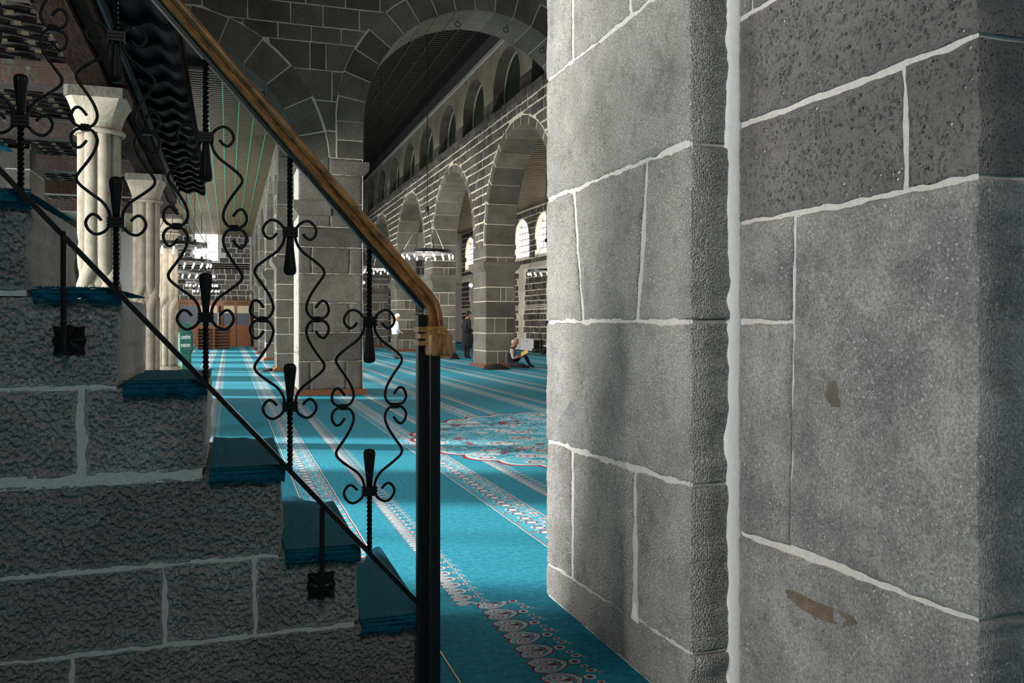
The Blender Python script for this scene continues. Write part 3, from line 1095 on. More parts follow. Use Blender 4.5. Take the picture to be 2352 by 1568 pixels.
# ---- arcades along the nave
def arcade(name, label, X, D, piers, cz, r, ring, top, rub_from, rubble, label_piers, rub_h=0.27, mort='mortar_far', limit=290, sill=None):
    fr = frame_x(X)
    gaps = [((piers[i][1] + piers[i + 1][0]) / 2, cz, (piers[i + 1][0] - piers[i][1]) / 2) for i in range(len(piers) - 1)]
    core = arch_core(fr, [(c, z, rr + 0.02) for c, z, rr in gaps], piers[0][0] + 0.02, piers[-1][1] - 0.02, top, D - 0.04, w0=0.004)
    w = core.build(name, M[mort])
    tag(w, label, 'wall', kind='structure')
    for (c, z, rr) in gaps:
        voussoirs(fr, c, z, rr, rr + ring, 15, D, 0.02, 0.012, 'voussoir', M['ashlar'], w, vary=0.03)
    # piers: courses of squared blocks running through the wall
    for pi_, (a, b) in enumerate(piers):
        z, k = 0.08, 0
        while z < cz - 0.05:
            h = min([0.50, 0.44, 0.56, 0.48, 0.52, 0.45][(k + pi_) % 6], cz - z)
            if cz - z - h < 0.2:
                h = cz - z
            imp = abs(z + h / 2 - 3.15) < h / 2
            # blocks across the face that looks back along the nave
            cuts = [0.0, D] if k % 2 else ([0.0, D * (0.30 + 0.1 * ((k + pi_) % 3)), D * 0.68, D])
            for i in range(len(cuts) - 1):
                g = 0.012
                x0, x1 = X + cuts[i] + (g if i else 0), X + cuts[i + 1] - (g if i < len(cuts) - 2 else 0)
                if not label_piers and i and b > 30:
                    pass
                y0, y1 = a, b
                ee = 0.014
                v, f = poly_stone([(x0, z + g), (x1, z + g), (x1, z + h - g), (x0, z + h - g)], frame_y(a), b - a, ee)
                mesh_obj('stone', v, f, M['ashlar'], w, fix=True)
            z += h
            k += 1
        # impost moulding, chamfered below
        mb = MB()
        lo = [(X - 0.01, a - 0.01), (X + D + 0.01, a - 0.01), (X + D + 0.01, b + 0.01), (X - 0.01, b + 0.01)]
        hi = [(X - 0.13, a - 0.13), (X + D + 0.13, a - 0.13), (X + D + 0.13, b + 0.13), (X - 0.13, b + 0.13)]
        v = [(p[0], p[1], 3.02) for p in lo] + [(p[0], p[1], 3.18) for p in hi] + [(p[0], p[1], 3.31) for p in hi]
        mb.add(v, [(3, 2, 1, 0), (8, 9, 10, 11)] + [(q * 4 + i, q * 4 + (i + 1) % 4, q * 4 + 4 + (i + 1) % 4, q * 4 + 4 + i) for q in (0, 1) for i in range(4)])
        mb.build('impost', M['ashlar'], w)
        mb = MB()
        hi = [(X - 0.09, a - 0.09), (X + D + 0.09, a - 0.09), (X + D + 0.09, b + 0.09), (X - 0.09, b + 0.09)]
        v = [(p[0], p[1], 0.0) for p in hi] + [(p[0], p[1], 0.06) for p in hi] + [(p[0] * 1.0, p[1], 0.11) for p in lo]
        mb.add(v, [(3, 2, 1, 0), (8, 9, 10, 11)] + [(q * 4 + i, q * 4 + (i + 1) % 4, q * 4 + 4 + (i + 1) % 4, q * 4 + 4 + i) for q in (0, 1) for i in range(4)])
        mb.build('skirting', M['plinth_wood'], w)
    # spandrel masonry
    arches = [(c, z, rr + ring + 0.02) for c, z, rr in gaps]
    y_lo, y_hi = piers[0][0], piers[-1][1]
    st = []
    z = rub_from
    while z < top - 0.1:
        h = rub_h * random.uniform(0.85, 1.2)
        z1 = min(z + h, top)
        u = y_lo
        while u < y_hi:
            du = random.uniform(0.28, 0.62) * rub_h / 0.27
            for p in clip_arches(u + 0.028, min(u + du, y_hi) - 0.028, z + 0.026, z1 - 0.026, arches, 0.02):
                if (max(q[1] for q in p) - min(q[1] for q in p)) > 0.06:
                    st.append([(a + jit(0.018), b + jit(0.014)) for a, b in p])
            u += du
        z = z1
    st.sort(key=lambda p: min(q[0] for q in p))
    rest = MB()
    for i, p in enumerate(st):
        v, f = poly_stone(p, fr, 0.07, 0.014, w0=-0.016 + jit(0.006))
        if i < limit:
            mesh_obj('stone', v, f, M[rubble], w, fix=True)
        else:
            rest.add(v, f)
    if rest.v:
        o = rest.build('distant_stones', M[rubble], w, fix=True)
        o['kind'] = 'stuff'
    return w


RP = [(18.0, 19.45), (25.5, 26.95), (32.87, 34.35), (40.5, 41.95), (48.0, 49.4), (52.9, 53.0)]
wr = arcade('wall_arcade', 'nave arcade of squared piers, round arches and rubble masonry with broad cream joints', XR, 0.97, RP, 3.86, 2.95, 0.26, 7.62, 3.75, 'rubble', True)
LP = [(18.3, 18.6), (25.48, 26.75), (32.68, 33.95), (39.85, 41.1), (46.9, 48.1), (52.9, 53.0)]
wa = arcade('wall_aisle', 'aisle arcade of pale lit piers receding behind the big pier', 1.31, 1.22, LP, 3.40, 2.95, 0.5, 10.6, 3.4, 'ashlar', False, rub_h=0.55, mort='mortar_wall', limit=150)


# ---- clerestory above the nave arcade
def clerestory():
    X, D = XR + 0.10, 0.46
    z0, zt = 7.70, 9.75
    n0 = [22.5 - 3.55 + 3.55 * i for i in range(10)]       # near jamb of each niche
    wd, zs = 2.55, 8.40
    rr = wd / 2
    n0 = [y for y in n0 if y + wd < 53]
    arc = lambda y: [(y, z0)] + [(y + rr - rr * math.cos(pi * i / 18), zs + rr * math.sin(pi * i / 18) * 0.86) for i in range(19)] + [(y + wd, z0)]
    mb = MB()
    y_prev = 17.3
    for y in n0 + [53.0]:
        mb.add([(X, y_prev, z0), (X, y, z0), (X, y, zt), (X, y_prev, zt)], [(0, 3, 2, 1)])
        if y < 53:
            p = arc(y)
            for i in range(1, len(p) - 2):
                (a, la), (b, lb) = p[i], p[i + 1]
                mb.add([(X, a, la), (X, b, lb), (X, b, zt), (X, a, zt)], [(0, 3, 2, 1)])
        y_prev = y + wd
    mb.box(X + D, X + D + 0.3, 17.3, 53, z0, zt)
    mb.box(X + 0.002, X + D, 17.3, 53, zt - 0.06, zt)
    w = mb.build('wall_clerestory', M['plaster'])
    tag(w, 'tan plastered upper wall of arched niches above the arcade', 'wall', kind='structure')
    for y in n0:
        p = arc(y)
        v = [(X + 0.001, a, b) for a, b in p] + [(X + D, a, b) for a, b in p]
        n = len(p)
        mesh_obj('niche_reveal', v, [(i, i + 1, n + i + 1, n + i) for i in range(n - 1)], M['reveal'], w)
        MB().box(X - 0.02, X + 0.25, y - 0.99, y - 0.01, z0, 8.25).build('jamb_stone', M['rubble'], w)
    y = 17.4
    while y < 52.8:
        ln = random.uniform(0.5, 0.85)
        v, f = poly_stone([(y + 0.015, 7.60), (y + ln - 0.015, 7.60), (y + ln - 0.015, 7.76 + jit(0.03)), (y + 0.015, 7.76 + jit(0.03))], frame_x(XR), 0.9, 0.012, w0=-0.05 + jit(0.02))
        mesh_obj('sill_stone', v, f, M['rubble'], w, fix=True)
        y += ln
    for i, y in enumerate(n0):
        c, r = y + rr, rr - 0.05
        rim = [(c - r, z0)] + [(c - r * math.cos(pi * q / 18), zs + r * math.sin(pi * q / 18) * 0.86) for q in range(19)] + [(c + r, z0)]
        v, f = poly_stone(rim, frame_x(X + D - 0.08), 0.05, 0.01)
        win = mesh_obj('window_%d' % (20 + i), v, f, M['niche_glass'], None, fix=True)
        tag(win, 'dim green arched pane deep in an upper wall niche', 'window', 'arched panes of the upper wall', 'structure')
        MB().tube([(X + D - 0.10, a, b) for a, b in rim], 0.03, 6).build('window_frame', M['grey_trim'], win)
    MB().box(X - 0.06, X + D, 17.4, 53, zt, zt + 0.12).build('cornice', M['grey_trim'], w)
    return w


M['reveal'] = stone_mat('niche stone with painted shade', (0.06, 0.055, 0.048), (0.15, 0.135, 0.115), blotch=1.5, grain=18, grain_amt=0.4, bump=0.5, dist=0.03, rand=0.2)  # darker than the wall face: shade on jambs and soffits put into the colour
clerestory()

# ---- nave roof, boards and ribs
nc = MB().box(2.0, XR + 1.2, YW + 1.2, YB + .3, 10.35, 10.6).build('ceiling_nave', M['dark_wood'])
tag(nc, 'almost black boarded nave ceiling of close slats', 'ceiling', kind='structure')
rest = MB()
y = YW + 1.3
k = 0
while y < YB:
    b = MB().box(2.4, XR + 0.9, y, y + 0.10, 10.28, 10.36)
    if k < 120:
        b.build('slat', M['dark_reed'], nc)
    else:
        rest.add(b.v, b.f)
    y += 0.2
    k += 1
if rest.v:
    rest.build('distant_slats', M['dark_reed'], nc)['kind'] = 'stuff'
for x in np.arange(2.7, 8.2, 0.55):
    MB().box(x, x + 0.05, YW + 1.3, YB, 10.24, 10.29).build('rib', M['dark_reed'], nc)
MB().box(XR - 0.32, XR + 0.35, YW + 1.25, YB, 9.88, 10.30).build('wall_beam', M['dark_wood'], nc)

# ---- left aisle ceiling of reeds with green ribs
ac = MB().box(XL, 1.4, YW + 1.2, YB + .3, 6.62, 6.75).build('ceiling_aisle', M['dark_wood'])
tag(ac, 'brown reed ceiling with thin green ribs over the side aisle', 'ceiling', kind='structure')


def reed_strip(x0, x1, y, r, z):
    v, f = [], []
    for i in range(6):
        a = pi + pi * i / 5
        v += [(x0, y + r * math.cos(a), z + r * math.sin(a)), (x1, y + r * math.cos(a), z + r * math.sin(a))]
    for i in range(5):
        f.append((2 * i, 2 * i + 1, 2 * i + 3, 2 * i + 2))
    return v, f


rest = MB()
y, k = YW + 1.35, 0
while y < YB:
    v, f = reed_strip(XL, 1.35, y, 0.066, 6.615)
    if k < 200:
        mesh_obj('reed', v, f, M['reed'], ac, smooth=True)
    else:
        rest.add(v, f)
    y += 0.185
    k += 1
if rest.v:
    rest.build('distant_reeds', M['reed'], ac, smooth=True)['kind'] = 'stuff'
MB().box(XL, 1.35, YW + 1.25, YW + 1.33, 6.56, 7.6).build('end_board', M['ashlar'], ac)
for x in np.arange(XL + 0.3, 1.3, 0.36):
    MB().box(x, x + 0.028, YW + 1.3, YB, 6.548, 6.572).build('green_rib', M['green_paint'], ac)

# ---- outer aisle: ceiling, wall with arched windows
oc = MB().box(XR + 0.9, XO + 0.4, 4.0, YB + .3, 7.2, 7.5).build('ceiling_outer', M['dark_wood'])
tag(oc, 'olive slatted ceiling of the outer aisle beyond the arcade', 'ceiling', kind='structure')
rest = MB()
y, k = 17.5, 0
while y < YB:
    b = MB().box(XR + 0.95, XO, y, y + 0.16, 7.1, 7.2)
    if k < 100:
        b.build('slat', M['aisle_reed'], oc)
    else:
        rest.add(b.v, b.f)
    y += 0.32
    k += 1
if rest.v:
    rest.build('distant_slats', M['aisle_reed'], oc)['kind'] = 'stuff'


def outer_wall():
    fr = frame_x(XO)
    wins = [(c, 1.14) for c in (22.1, 25.3, 28.6, 31.8, 35.0, 38.1, 41.26, 44.6, 47.8, 51.1)]
    z0, zs = 4.73, 5.55
    mb = MB()
    cur = 3.4
    for (c, r) in wins:
        mb.box(XO, XO + 0.5, cur, c - r, 0, 7.5)
        mb.box(XO, XO + 0.5, c - r, c + r, 0, z0)
        us = [c - r * math.cos(pi * i / 14) for i in range(15)]
        for i in range(14):
            a, b = us[i], us[i + 1]
            la, lb = [zs + math.sqrt(max(r * r - (q - c) ** 2, 0)) for q in (a, b)]
            v = [(XO, a, la), (XO, b, lb), (XO, b, 7.5), (XO, a, 7.5), (XO + .5, a, la), (XO + .5, b, lb), (XO + .5, b, 7.5), (XO + .5, a, 7.5)]
            mb.add(v, [(0, 1, 2, 3), (4, 7, 6, 5), (0, 4, 5, 1), (3, 2, 6, 7)])
        cur = c + r
    mb.box(XO, XO + 0.5, cur, YB + 0.4, 0, 7.5)
    w = mb.build('wall_outer', M['mortar_far'])
    tag(w, 'dark rubble aisle wall with arched windows and pale limestone strips', 'wall', kind='structure')
    # rubble facing
    arches = [(c, zs, r + 0.05) for c, r in wins]
    rest, cnt = MB(), 0
    z = 0.05
    strips = (36.2, 41.3, 46.2, 50.7)
    sts = []
    while z < 7.1:
        h = random.uniform(0.24, 0.34)
        u = 29.0
        while u < 52.9:
            du = random.uniform(0.28, 0.55)
            zz1 = min(z + h, 7.1)
            ok = not any(abs(u + du / 2 - s) < 0.55 and z < 4.2 for s in strips)
            if z + h > z0 - 0.02 and z < z0:
                pass
            inwin = any(abs(u + du / 2 - c) < r + 0.03 and z0 - h < z < zs + 0.1 for c, r in wins)
            belt = 2.02 < z + h / 2 < 2.28 or 4.12 < z + h / 2 < 4.4
            if ok and not inwin and not belt:
                if zz1 > zs:
                    ps = clip_arches(u + .02, u + du - .02, max(z, 0) + .02, zz1 - .02, arches if z >= zs - 0.02 else [(c, zs, r + 0.05) for c, r in wins], 0.02)
                else:
                    ps = [[(u + .02, z + .02), (u + du - .02, z + .02), (u + du - .02, zz1 - .02), (u + .02, zz1 - .02)]]
                for p in ps:
                    if max(q[1] for q in p) - min(q[1] for q in p) > 0.06:
                        sts.append([(a + jit(.015), b + jit(.015)) for a, b in p])
            u += du
        z += h
    sts.sort(key=lambda p: abs(p[0][0] - 37.5))
    for i, p in enumerate(sts):
        v, f = poly_stone(p, fr, 0.06, 0.018, w0=-0.02 + jit(.012))
        if i < 250:
            mesh_obj('stone', v, f, M['rubble'], w, fix=True)
        else:
            rest.add(v, f)
    rest.build('distant_stones', M['rubble'], w, fix=True)['kind'] = 'stuff'
    # pale limestone strips, quoined
    for s in strips:
        z, k = 0.0, 0
        while z < 4.0:
            h = 0.55 + 0.1 * (k % 2)
            hw = 0.42 if k % 2 else 0.28
            v, f = poly_stone([(s - hw, z + .01), (s + hw, z + .01), (s + hw, z + h - .01), (s - hw, z + h - .01)], fr, 0.1, 0.012, w0=-0.03)
            mesh_obj('limestone_block', v, f, M['limestone'], w, fix=True)
            z += h
            k += 1
    for (za, zb) in ((2.02, 2.10), (2.14, 2.2), (2.23, 2.28)):
        MB().box(XO - 0.05, XO + 0.1, 29, 52.9, za, zb).build('string_course', M['limestone'], w)
    MB().box(XO - 0.04, XO + 0.1, 29, 52.9, 4.14, 4.36).build('string_course', M['limestone'], w)
    # windows
    for i, (c, r) in enumerate(wins):
        if c < 34:
            pass
        rim = [(c - r, z0)] + [(c - r * math.cos(pi * q / 14), zs + r * math.sin(pi * q / 14)) for q in range(15)] + [(c + r, z0)]
        rim = rim[1:] if abs(rim[0][1] - rim[1][1]) < 1e-6 else rim
        v, f = poly_stone(rim, frame_x(XO + 0.30), 0.03, 0.004)
        win = mesh_obj('window_%d' % (40 + i), v, f, M['window_white'], None, fix=True)
        tag(win, 'bright arched aisle window with a grid of glazing bars', 'window', 'arched windows of the outer aisle', 'structure')
        for q in range(1, 5):
            u = c - r + 2 * r * q / 5
            zt = zs + math.sqrt(max(r * r - (u - c) ** 2, 0))
            MB().box(XO + .25, XO + .30, u - 0.022, u + 0.022, z0, zt).build('glazing_bar', M['grey_trim'], win)
        for q in range(5):
            zz = z0 + 0.32 * (q + 1)
            hw = r if zz < zs else math.sqrt(max(r * r - (zz - zs) ** 2, 0))
            MB().box(XO + .25, XO + .30, c - hw, c + hw, zz - 0.02, zz + 0.02).build('glazing_bar', M['grey_trim'], win)
    return w


outer_wall()


# ---- far end wall with the square window
def back_wall():
    fr = frame_y(YB)
    wx0, wx1, wz0, wz1 = -1.885, -0.605, 5.04, 6.62
    mb = MB()
    mb.box(XL, wx0, YB, YB + .5, 0, 7.0)
    mb.box(wx1, 2.0, YB, YB + .5, 0, 7.0)
    mb.box(wx0, wx1, YB, YB + .5, 0, wz0)
    mb.box(wx0, wx1, YB, YB + .5, wz1, 7.0)
    mb.box(2.0, XO + .5, YB, YB + .5, 0, 10.6)
    w = mb.build('wall_back', M['mortar_wall'])
    tag(w, 'far rubble wall with a bright square window above a wooden screen', 'wall', kind='structure')
    z = 2.7
    rest, k = MB(), 0
    while z < 6.55:
        h = random.uniform(0.26, 0.34)
        u = -3.4
        while u < 1.25:
            du = random.uniform(0.28, 0.55)
            u1 = min(u + du, 1.25)
            inwin = u1 > wx0 - 0.02 and u < wx1 + 0.02 and z + h > wz0 and z < wz1
            if not (4.5 < z + h / 2 < 4.9) and not inwin and u1 - u > 0.1:
                v, f = poly_stone([(a + jit(.015), b + jit(.012)) for a, b in ((u + .02, z + .018), (u1 - .02, z + .018), (u1 - .02, z + h - .018), (u + .02, z + h - .018))], fr, 0.05, 0.018, w0=-0.02 + jit(.01))
                mesh_obj('stone', v, f, M['rubble'], w, fix=True)
            u += du
        z += h
    for q in range(3):
        MB().box(-3.4, 1.25, YB - 0.06, YB + .1, 4.55 + q * 0.12, 4.63 + q * 0.12).build('string_course', M['old_wood'], w)
    # lower stones seen between the nave piers
    z = 0.1
    while z < 5:
        h = random.uniform(0.42, 0.55)
        u = 2.6
        while u < 12:
            du = random.uniform(0.5, 0.9)
            v, f = poly_stone([(u + .02, z + .02), (u + du - .02, z + .02), (u + du - .02, z + h - .02), (u + .02, z + h - .02)], fr, 0.05, 0.02, w0=-0.02)
            rest.add(v, f)
            u += du
        z += h
    rest.build('distant_stones', M['rubble'], w, fix=True)['kind'] = 'stuff'
    win = MB().box(wx0, wx1, YB + .2, YB + .23, wz0, wz1).build('window_60', M['window_white'])
    tag(win, 'dazzling square window in the far end wall', 'window', kind='structure')
    MB().box((wx0 + wx1) / 2 - .02, (wx0 + wx1) / 2 + .02, YB + .15, YB + .2, wz0, wz1).build('glazing_bar', M['grey_trim'], win)
    for zz in (5.55, 6.08):
        MB().box(wx0, wx1, YB + .15, YB + .2, zz - .02, zz + .02).build('glazing_bar', M['grey_trim'], win)
    MB().box(1.20, 1.30, YB - 0.12, YB + 0.05, 2.7, 6.5).build('corner_pipe', M['grey_trim'], w)
    return w


back_wall()


# ================================================================== STAIR
YS, YSB = 3.226, 4.16
RISE = [0.0, 0.305, 0.59, 0.905, 1.222, 1.545, 1.87, 2.19, 2.51, 2.83]
ENDX = [0.715, 0.463, 0.187, -0.078, -0.358, -0.635, -0.91, -1.185, -1.46]


def staircase():
    XMIN = -1.75
    core = MB()
    for k, ex in enumerate(ENDX):
        core.box(XMIN, ex - 0.03, YS + 0.045, YSB - 0.014, RISE[k], RISE[k + 1] - 0.02)
        if k:
            core.box(XMIN, ex - 0.012, YS + 0.009, YSB - 0.02, RISE[k] - (0.024 if k == 3 else 0.010), RISE[k] + (0.022 if k == 3 else 0.010))
    t = empty('staircase', (-0.5, YS, 0))
    tag(t, 'flight of porous dark basalt steps with thick pale joints', 'staircase')
    o = core.build('mortar', M['mortar'], t)
    o.matrix_parent_inverse = Matrix.Translation((0.5, -YS, 0))
    fr = frame_y(YS)
    xp = lambda px: on_y(px, 738, YS)[0]
    splits = {0: [xp(165)], 1: [xp(378), xp(586)], 2: [], 3: [xp(187)], 4: [], 5: [], 6: [-1.3], 7: [], 8: []}
    gaps = {0: (0.0, 0.006), 1: (0.006, 0.007), 2: (0.005, 0.016), 3: (0.016, 0.008), 4: (0.006, 0.014), 5: (0.010, 0.006), 6: (.006, .006), 7: (.006, .006), 8: (.006, .006)}
    for k, ex in enumerate(ENDX):
        for u in splits[k]:
            mj = MB().box(u - (0.020 if k == 3 else 0.012), u + (0.020 if k == 3 else 0.012), YS + 0.0095, YS + 0.06, RISE[k] - 0.004, RISE[k + 1] + 0.004).build('mortar_joint', M['mortar'], t)
            mj.matrix_parent_inverse = Matrix.Translation((0.5, -YS, 0))
        us = [XMIN] + ([-0.93] if k < 6 else []) + splits[k] + [ex]
        g0, g1 = gaps[k]
        for i in range(len(us) - 1):
            ga = 0.006 if k != 3 else 0.012
            a, b = us[i] + (ga if i else 0), us[i + 1] - (ga if i < len(us) - 2 else 0)
            quad = [(a, RISE[k] + g0), (b, RISE[k] + g0), (b, RISE[k + 1] - g1), (a, RISE[k + 1] - g1)]
            near = k < 6 and i > 0
            o = rough_block('stone', quad, fr, YSB - YS, M['porous'], t, step=0.0024 if near else 0.03, edge=0.010, rough=0.0026, wob=0.007, cell=0.04, seed=100 + 10 * k + i,
                            pit=(15000, 0.0034, 0.0105, 1.9) if near else None)
            o.matrix_parent_inverse = Matrix.Translation((0.5, -YS, 0))
    return t


staircase()


def stair_carpet(k):
    """a carpet piece on tread k, its near edge rolled over the stone"""
    z = RISE[k + 1]
    x0 = ENDX[k + 1] + 0.012 if k + 1 < len(ENDX) else ENDX[k] - 0.27
    x1 = ENDX[k] + 0.008
    under = 0.035                      # tucked a little under the riser line at the near edge
    nx = 46
    rows = []
    # cross-section in (y, z): from the hanging near edge, over the lip, back along the tread
    sec = [(-0.002, -0.028), (-0.016, -0.031), (-0.027, -0.019), (-0.031, -0.004), (-0.025, 0.010), (-0.010, 0.018), (0.03, 0.015)]
    sec += [(0.03 + 0.05 * i, 0.012) for i in range(1, 18)] + [(YSB - YS - 0.01, 0.008)]
    V, Fc = [], []
    for i in range(nx + 1):
        s = i / nx
        x = x0 + (x1 - x0) * s
        for q, (dy, dz) in enumerate(sec):
            n1 = float(vnoise(np.array([x / 0.02]), np.array([q * 0.7 + k * 7.0]), seed=3)[0])
            n2 = float(vnoise(np.array([x / 0.06]), np.array([k * 3.0]), seed=5)[0])
            am = 0.006 if q < 6 else 0.002
            lift = 0.014 * n2 if q < 3 else 0.0
            endr = 0.012 * math.exp(-min(s, 1 - s) / 0.04) if q < 7 else 0.0
            V.append((x + (0.003 * n1 if q < 6 else 0), YS + dy * (1 + 0.15 * n2) + am * n1, z + dz + am * n1 + lift - endr * 0.4))
    m = len(sec)
    for i in range(nx):
        for q in range(m - 1):
            Fc.append((i * m + q, (i + 1) * m + q, (i + 1) * m + q + 1, i * m + q + 1))
    o = mesh_obj('stair_carpet', V, Fc, M['teal_pile'], smooth=True, fix=False)
    names = ['lowest', 'second', 'third', 'fourth', 'fifth', 'sixth', 'seventh', 'eighth']
    tag(o, 'teal carpet piece with shaggy edge on the %s stone step' % names[k], 'carpet', 'carpet pieces on the stone steps')
    # nap: short tufts standing off the rolled edge
    tm = MB()
    for i in range(1400):
        x = x0 + (x1 - x0) * random.random()
        a = random.uniform(-0.3, 1.0)
        q = random.randint(1, 5)
        dy, dz = sec[q]
        c = Vector((x, YS + dy, z + dz))
        d = Vector((jit(0.5), -0.9 if q < 5 else -0.3, -0.45 if q < 3 else 0.6)).normalized() * random.uniform(0.005, 0.011)
        s_ = Vector((0.0018, 0, 0.0006))
        tm.add([c - s_, c + s_, c + Vector((0, 0.002, 0.002)), c + d], [(0, 1, 3), (1, 2, 3), (2, 0, 3)])
    p = tm.build('pile_fringe', M['teal_pile'], o)
    p['kind'] = 'stuff'


for k in range(7):
    stair_carpet(k)


# ================================================================== RAILING
YR = 3.170


def railing():
    t = empty('stair_railing', (0.72, YR, 0))
    tag(t, 'black wrought iron stair railing of scrolls under a wooden handrail', 'railing')
    inv = Matrix.Translation((-0.72, -YR, 0))

    def part(o):
        if o.parent is t:
            o.matrix_parent_inverse = inv
        return o
    # newel of two square tubes
    def tube_post(x0, y0, w, z1, nm='newel_tube'):
        b = 0.003
        poly = [(x0 + b, y0), (x0 + w - b, y0), (x0 + w, y0 + b), (x0 + w, y0 + w - b), (x0 + w - b, y0 + w), (x0 + b, y0 + w), (x0, y0 + w - b), (x0, y0 + b)]
        v = [(a, c, 0.0) for a, c in poly] + [(a, c, z1) for a, c in poly]
        f = [tuple(range(8))[::-1], tuple(range(8, 16))] + [(i, (i + 1) % 8, 8 + (i + 1) % 8, 8 + i) for i in range(8)]
        return part(mesh_obj(nm, v, f, M['steel'], t))
    tube_post(0.681, YR - 0.005, 0.040, 1.475)
    tube_post(0.716, YR - 0.056, 0.040, 1.36)
    MB().box(0.690, 0.712, YR - 0.028, YR - 0.004, 0.60, 0.645).build('weld_plate', M['steel'], t).matrix_parent_inverse = inv
    # slanted bars
    dirv = Vector((-0.287, 0, 0.3225)).normalized()
    nv = Vector((dirv.z, 0, -dirv.x)) * 1.0
    if nv.z < 0:
        nv = -nv
    p0 = Vector((0.690, YR, 0.372))
    L = 2.6
    mb = MB().obox(p0 + dirv * L / 2, dirv * L / 2, Vector((0, 0.010, 0)), nv * 0.0085)
    part(mb.build('bottom_rail', M['iron'], t))
    # handrail: profile (y, n) swept along the slope and turned down onto the newel
    h0 = Vector((0.722, YR, 1.478))
    mb = MB().obox(h0 + dirv * (L / 2 + 0.02) - nv * 0.002, dirv * (L / 2 - 0.01), Vector((0, 0.020, 0)), nv * 0.007)
    part(mb.build('rail_strap', M['steel'], t))
    prof = [(-0.020, 0.006), (-0.033, 0.008), (-0.036, 0.014), (-0.034, 0.021), (-0.024, 0.026), (-0.022, 0.033), (-0.030, 0.040), (-0.036, 0.047), (-0.035, 0.055), (-0.026, 0.063), (-0.012, 0.067)]
    prof = prof + [(-a, b) for a, b in prof[::-1]]
    path = [h0 + dirv * L, h0 + dirv * 1.6, h0 + dirv * 0.8, h0 + dirv * 0.3, h0 + dirv * 0.055]
    nrm = [nv] * 5
    bend = []
    e = path[-1]
    v, f = [], []

    def add_ring(P, n):
        for (a, b) in prof:
            v.append(tuple(P + Vector((0, a, 0)) + n * b))
    for P, n in zip(path, nrm):
        add_ring(P, n)
    m = len(prof)
    for i in range(len(path) - 1):
        for k in range(m):
            f.append((i * m + k, i * m + (k + 1) % m, (i + 1) * m + (k + 1) % m, (i + 1) * m + k))
    f.append(tuple(range(m)))
    f.append(tuple(range((len(path) - 1) * m, len(path) * m))[::-1])
    hr = part(mesh_obj('handrail', v, f, M['rail_wood'], t, fix=True))
    hr['label'] = 'varnished brown wooden handrail with a grooved side'
    # turned-down elbow
    v, f = [], []
    n2 = (nv + Vector((1, 0, 0)) * 0.9).normalized()
    n3 = Vector((1, 0, 0.12)).normalized()
    add_ring(e + dirv * 0.0, nv)
    add_ring(e - dirv * 0.030 + Vector((0, 0, -0.004)), (nv * 0.72 + n2 * 0.28).normalized())
    add_ring(e - dirv * 0.040 + Vector((0.000, 0, -0.030)), n2)
    add_ring(e - dirv * 0.040 + Vector((0.000, 0, -0.064)), n3)
    for i in range(3):
        for k in range(m):
            f.append((i * m + k, i * m + (k + 1) % m, (i + 1) * m + (k + 1) % m, (i + 1) * m + k))
    f.append(tuple(range(m)))
    f.append(tuple(range(3 * m, 4 * m))[::-1])
    part(mesh_obj('handrail_elbow', v, f, M['rail_wood'], t, fix=True))
    # end cap block: chamfered body with a narrower neck
    x0, x1, ya, yb, z0, z1 = 0.706, 0.796, YR - 0.085, YR + 0.045, 1.322, 1.432
    b = 0.010
    rings = [(0.0, z0, b * 0.4), (0, z0 + 0.008, 0), (0, z1 - 0.032, 0), (0.006, z1 - 0.026, 0.0), (0.020, z1 - 0.004, 0.004), (0.024, z1, 0.008)]
    v, f = [], []
    for (ins, z, c) in rings:
        a0, a1, c0, c1 = x0 + c, x1 - ins - c, ya + ins + c, yb - c
        r = 0.008
        v += [(a0 + r, c0, z), (a1 - r, c0, z), (a1, c0 + r, z), (a1, c1 - r, z), (a1 - r, c1, z), (a0 + r, c1, z), (a0, c1 - r, z), (a0, c0 + r, z)]
    for i in range(len(rings) - 1):
        for k in range(8):
            f.append((i * 8 + k, i * 8 + (k + 1) % 8, i * 8 + 8 + (k + 1) % 8, i * 8 + 8 + k))
    f.append(tuple(range(8))[::-1])
    f.append(tuple(range(len(v) - 8, len(v))))
    cap = part(mesh_obj('newel_cap', v, f, M['cap_wood'], t, fix=True))
    cap['label'] = 'worn amber wooden block capping the post'
    for (za, zb, xa) in ((1.410, 1.430, 0.672), (1.385, 1.404, 0.680), (1.360, 1.378, 0.672)):
        mb = MB().box(xa, x0 + 0.015, YR - 0.052, YR + 0.04, za, zb)
        mb.build('cap_moulding', M['cap_wood'], cap)
    # baluster panels
    scroll = [(54, 25), (64, 38), (73, 40), (80, 31), (82, 17), (74, 5), (58, 1), (44, 5), (36, 17), (35, 30), (41, 48), (54, 70), (68, 90), (73, 101), (68, 113), (48, 130), (28, 145), (17, 159), (12, 173),
              (11, 188), (16, 201), (26, 210), (39, 213), (51, 204), (56, 191), (52, 180), (44, 173), (35, 176), (27, 185)]
    k_ = 0.307 / 183.0
    centres = [(0.498 - 0.287 * i, 1.135 + 0.3225 * i) for i in range(7)]
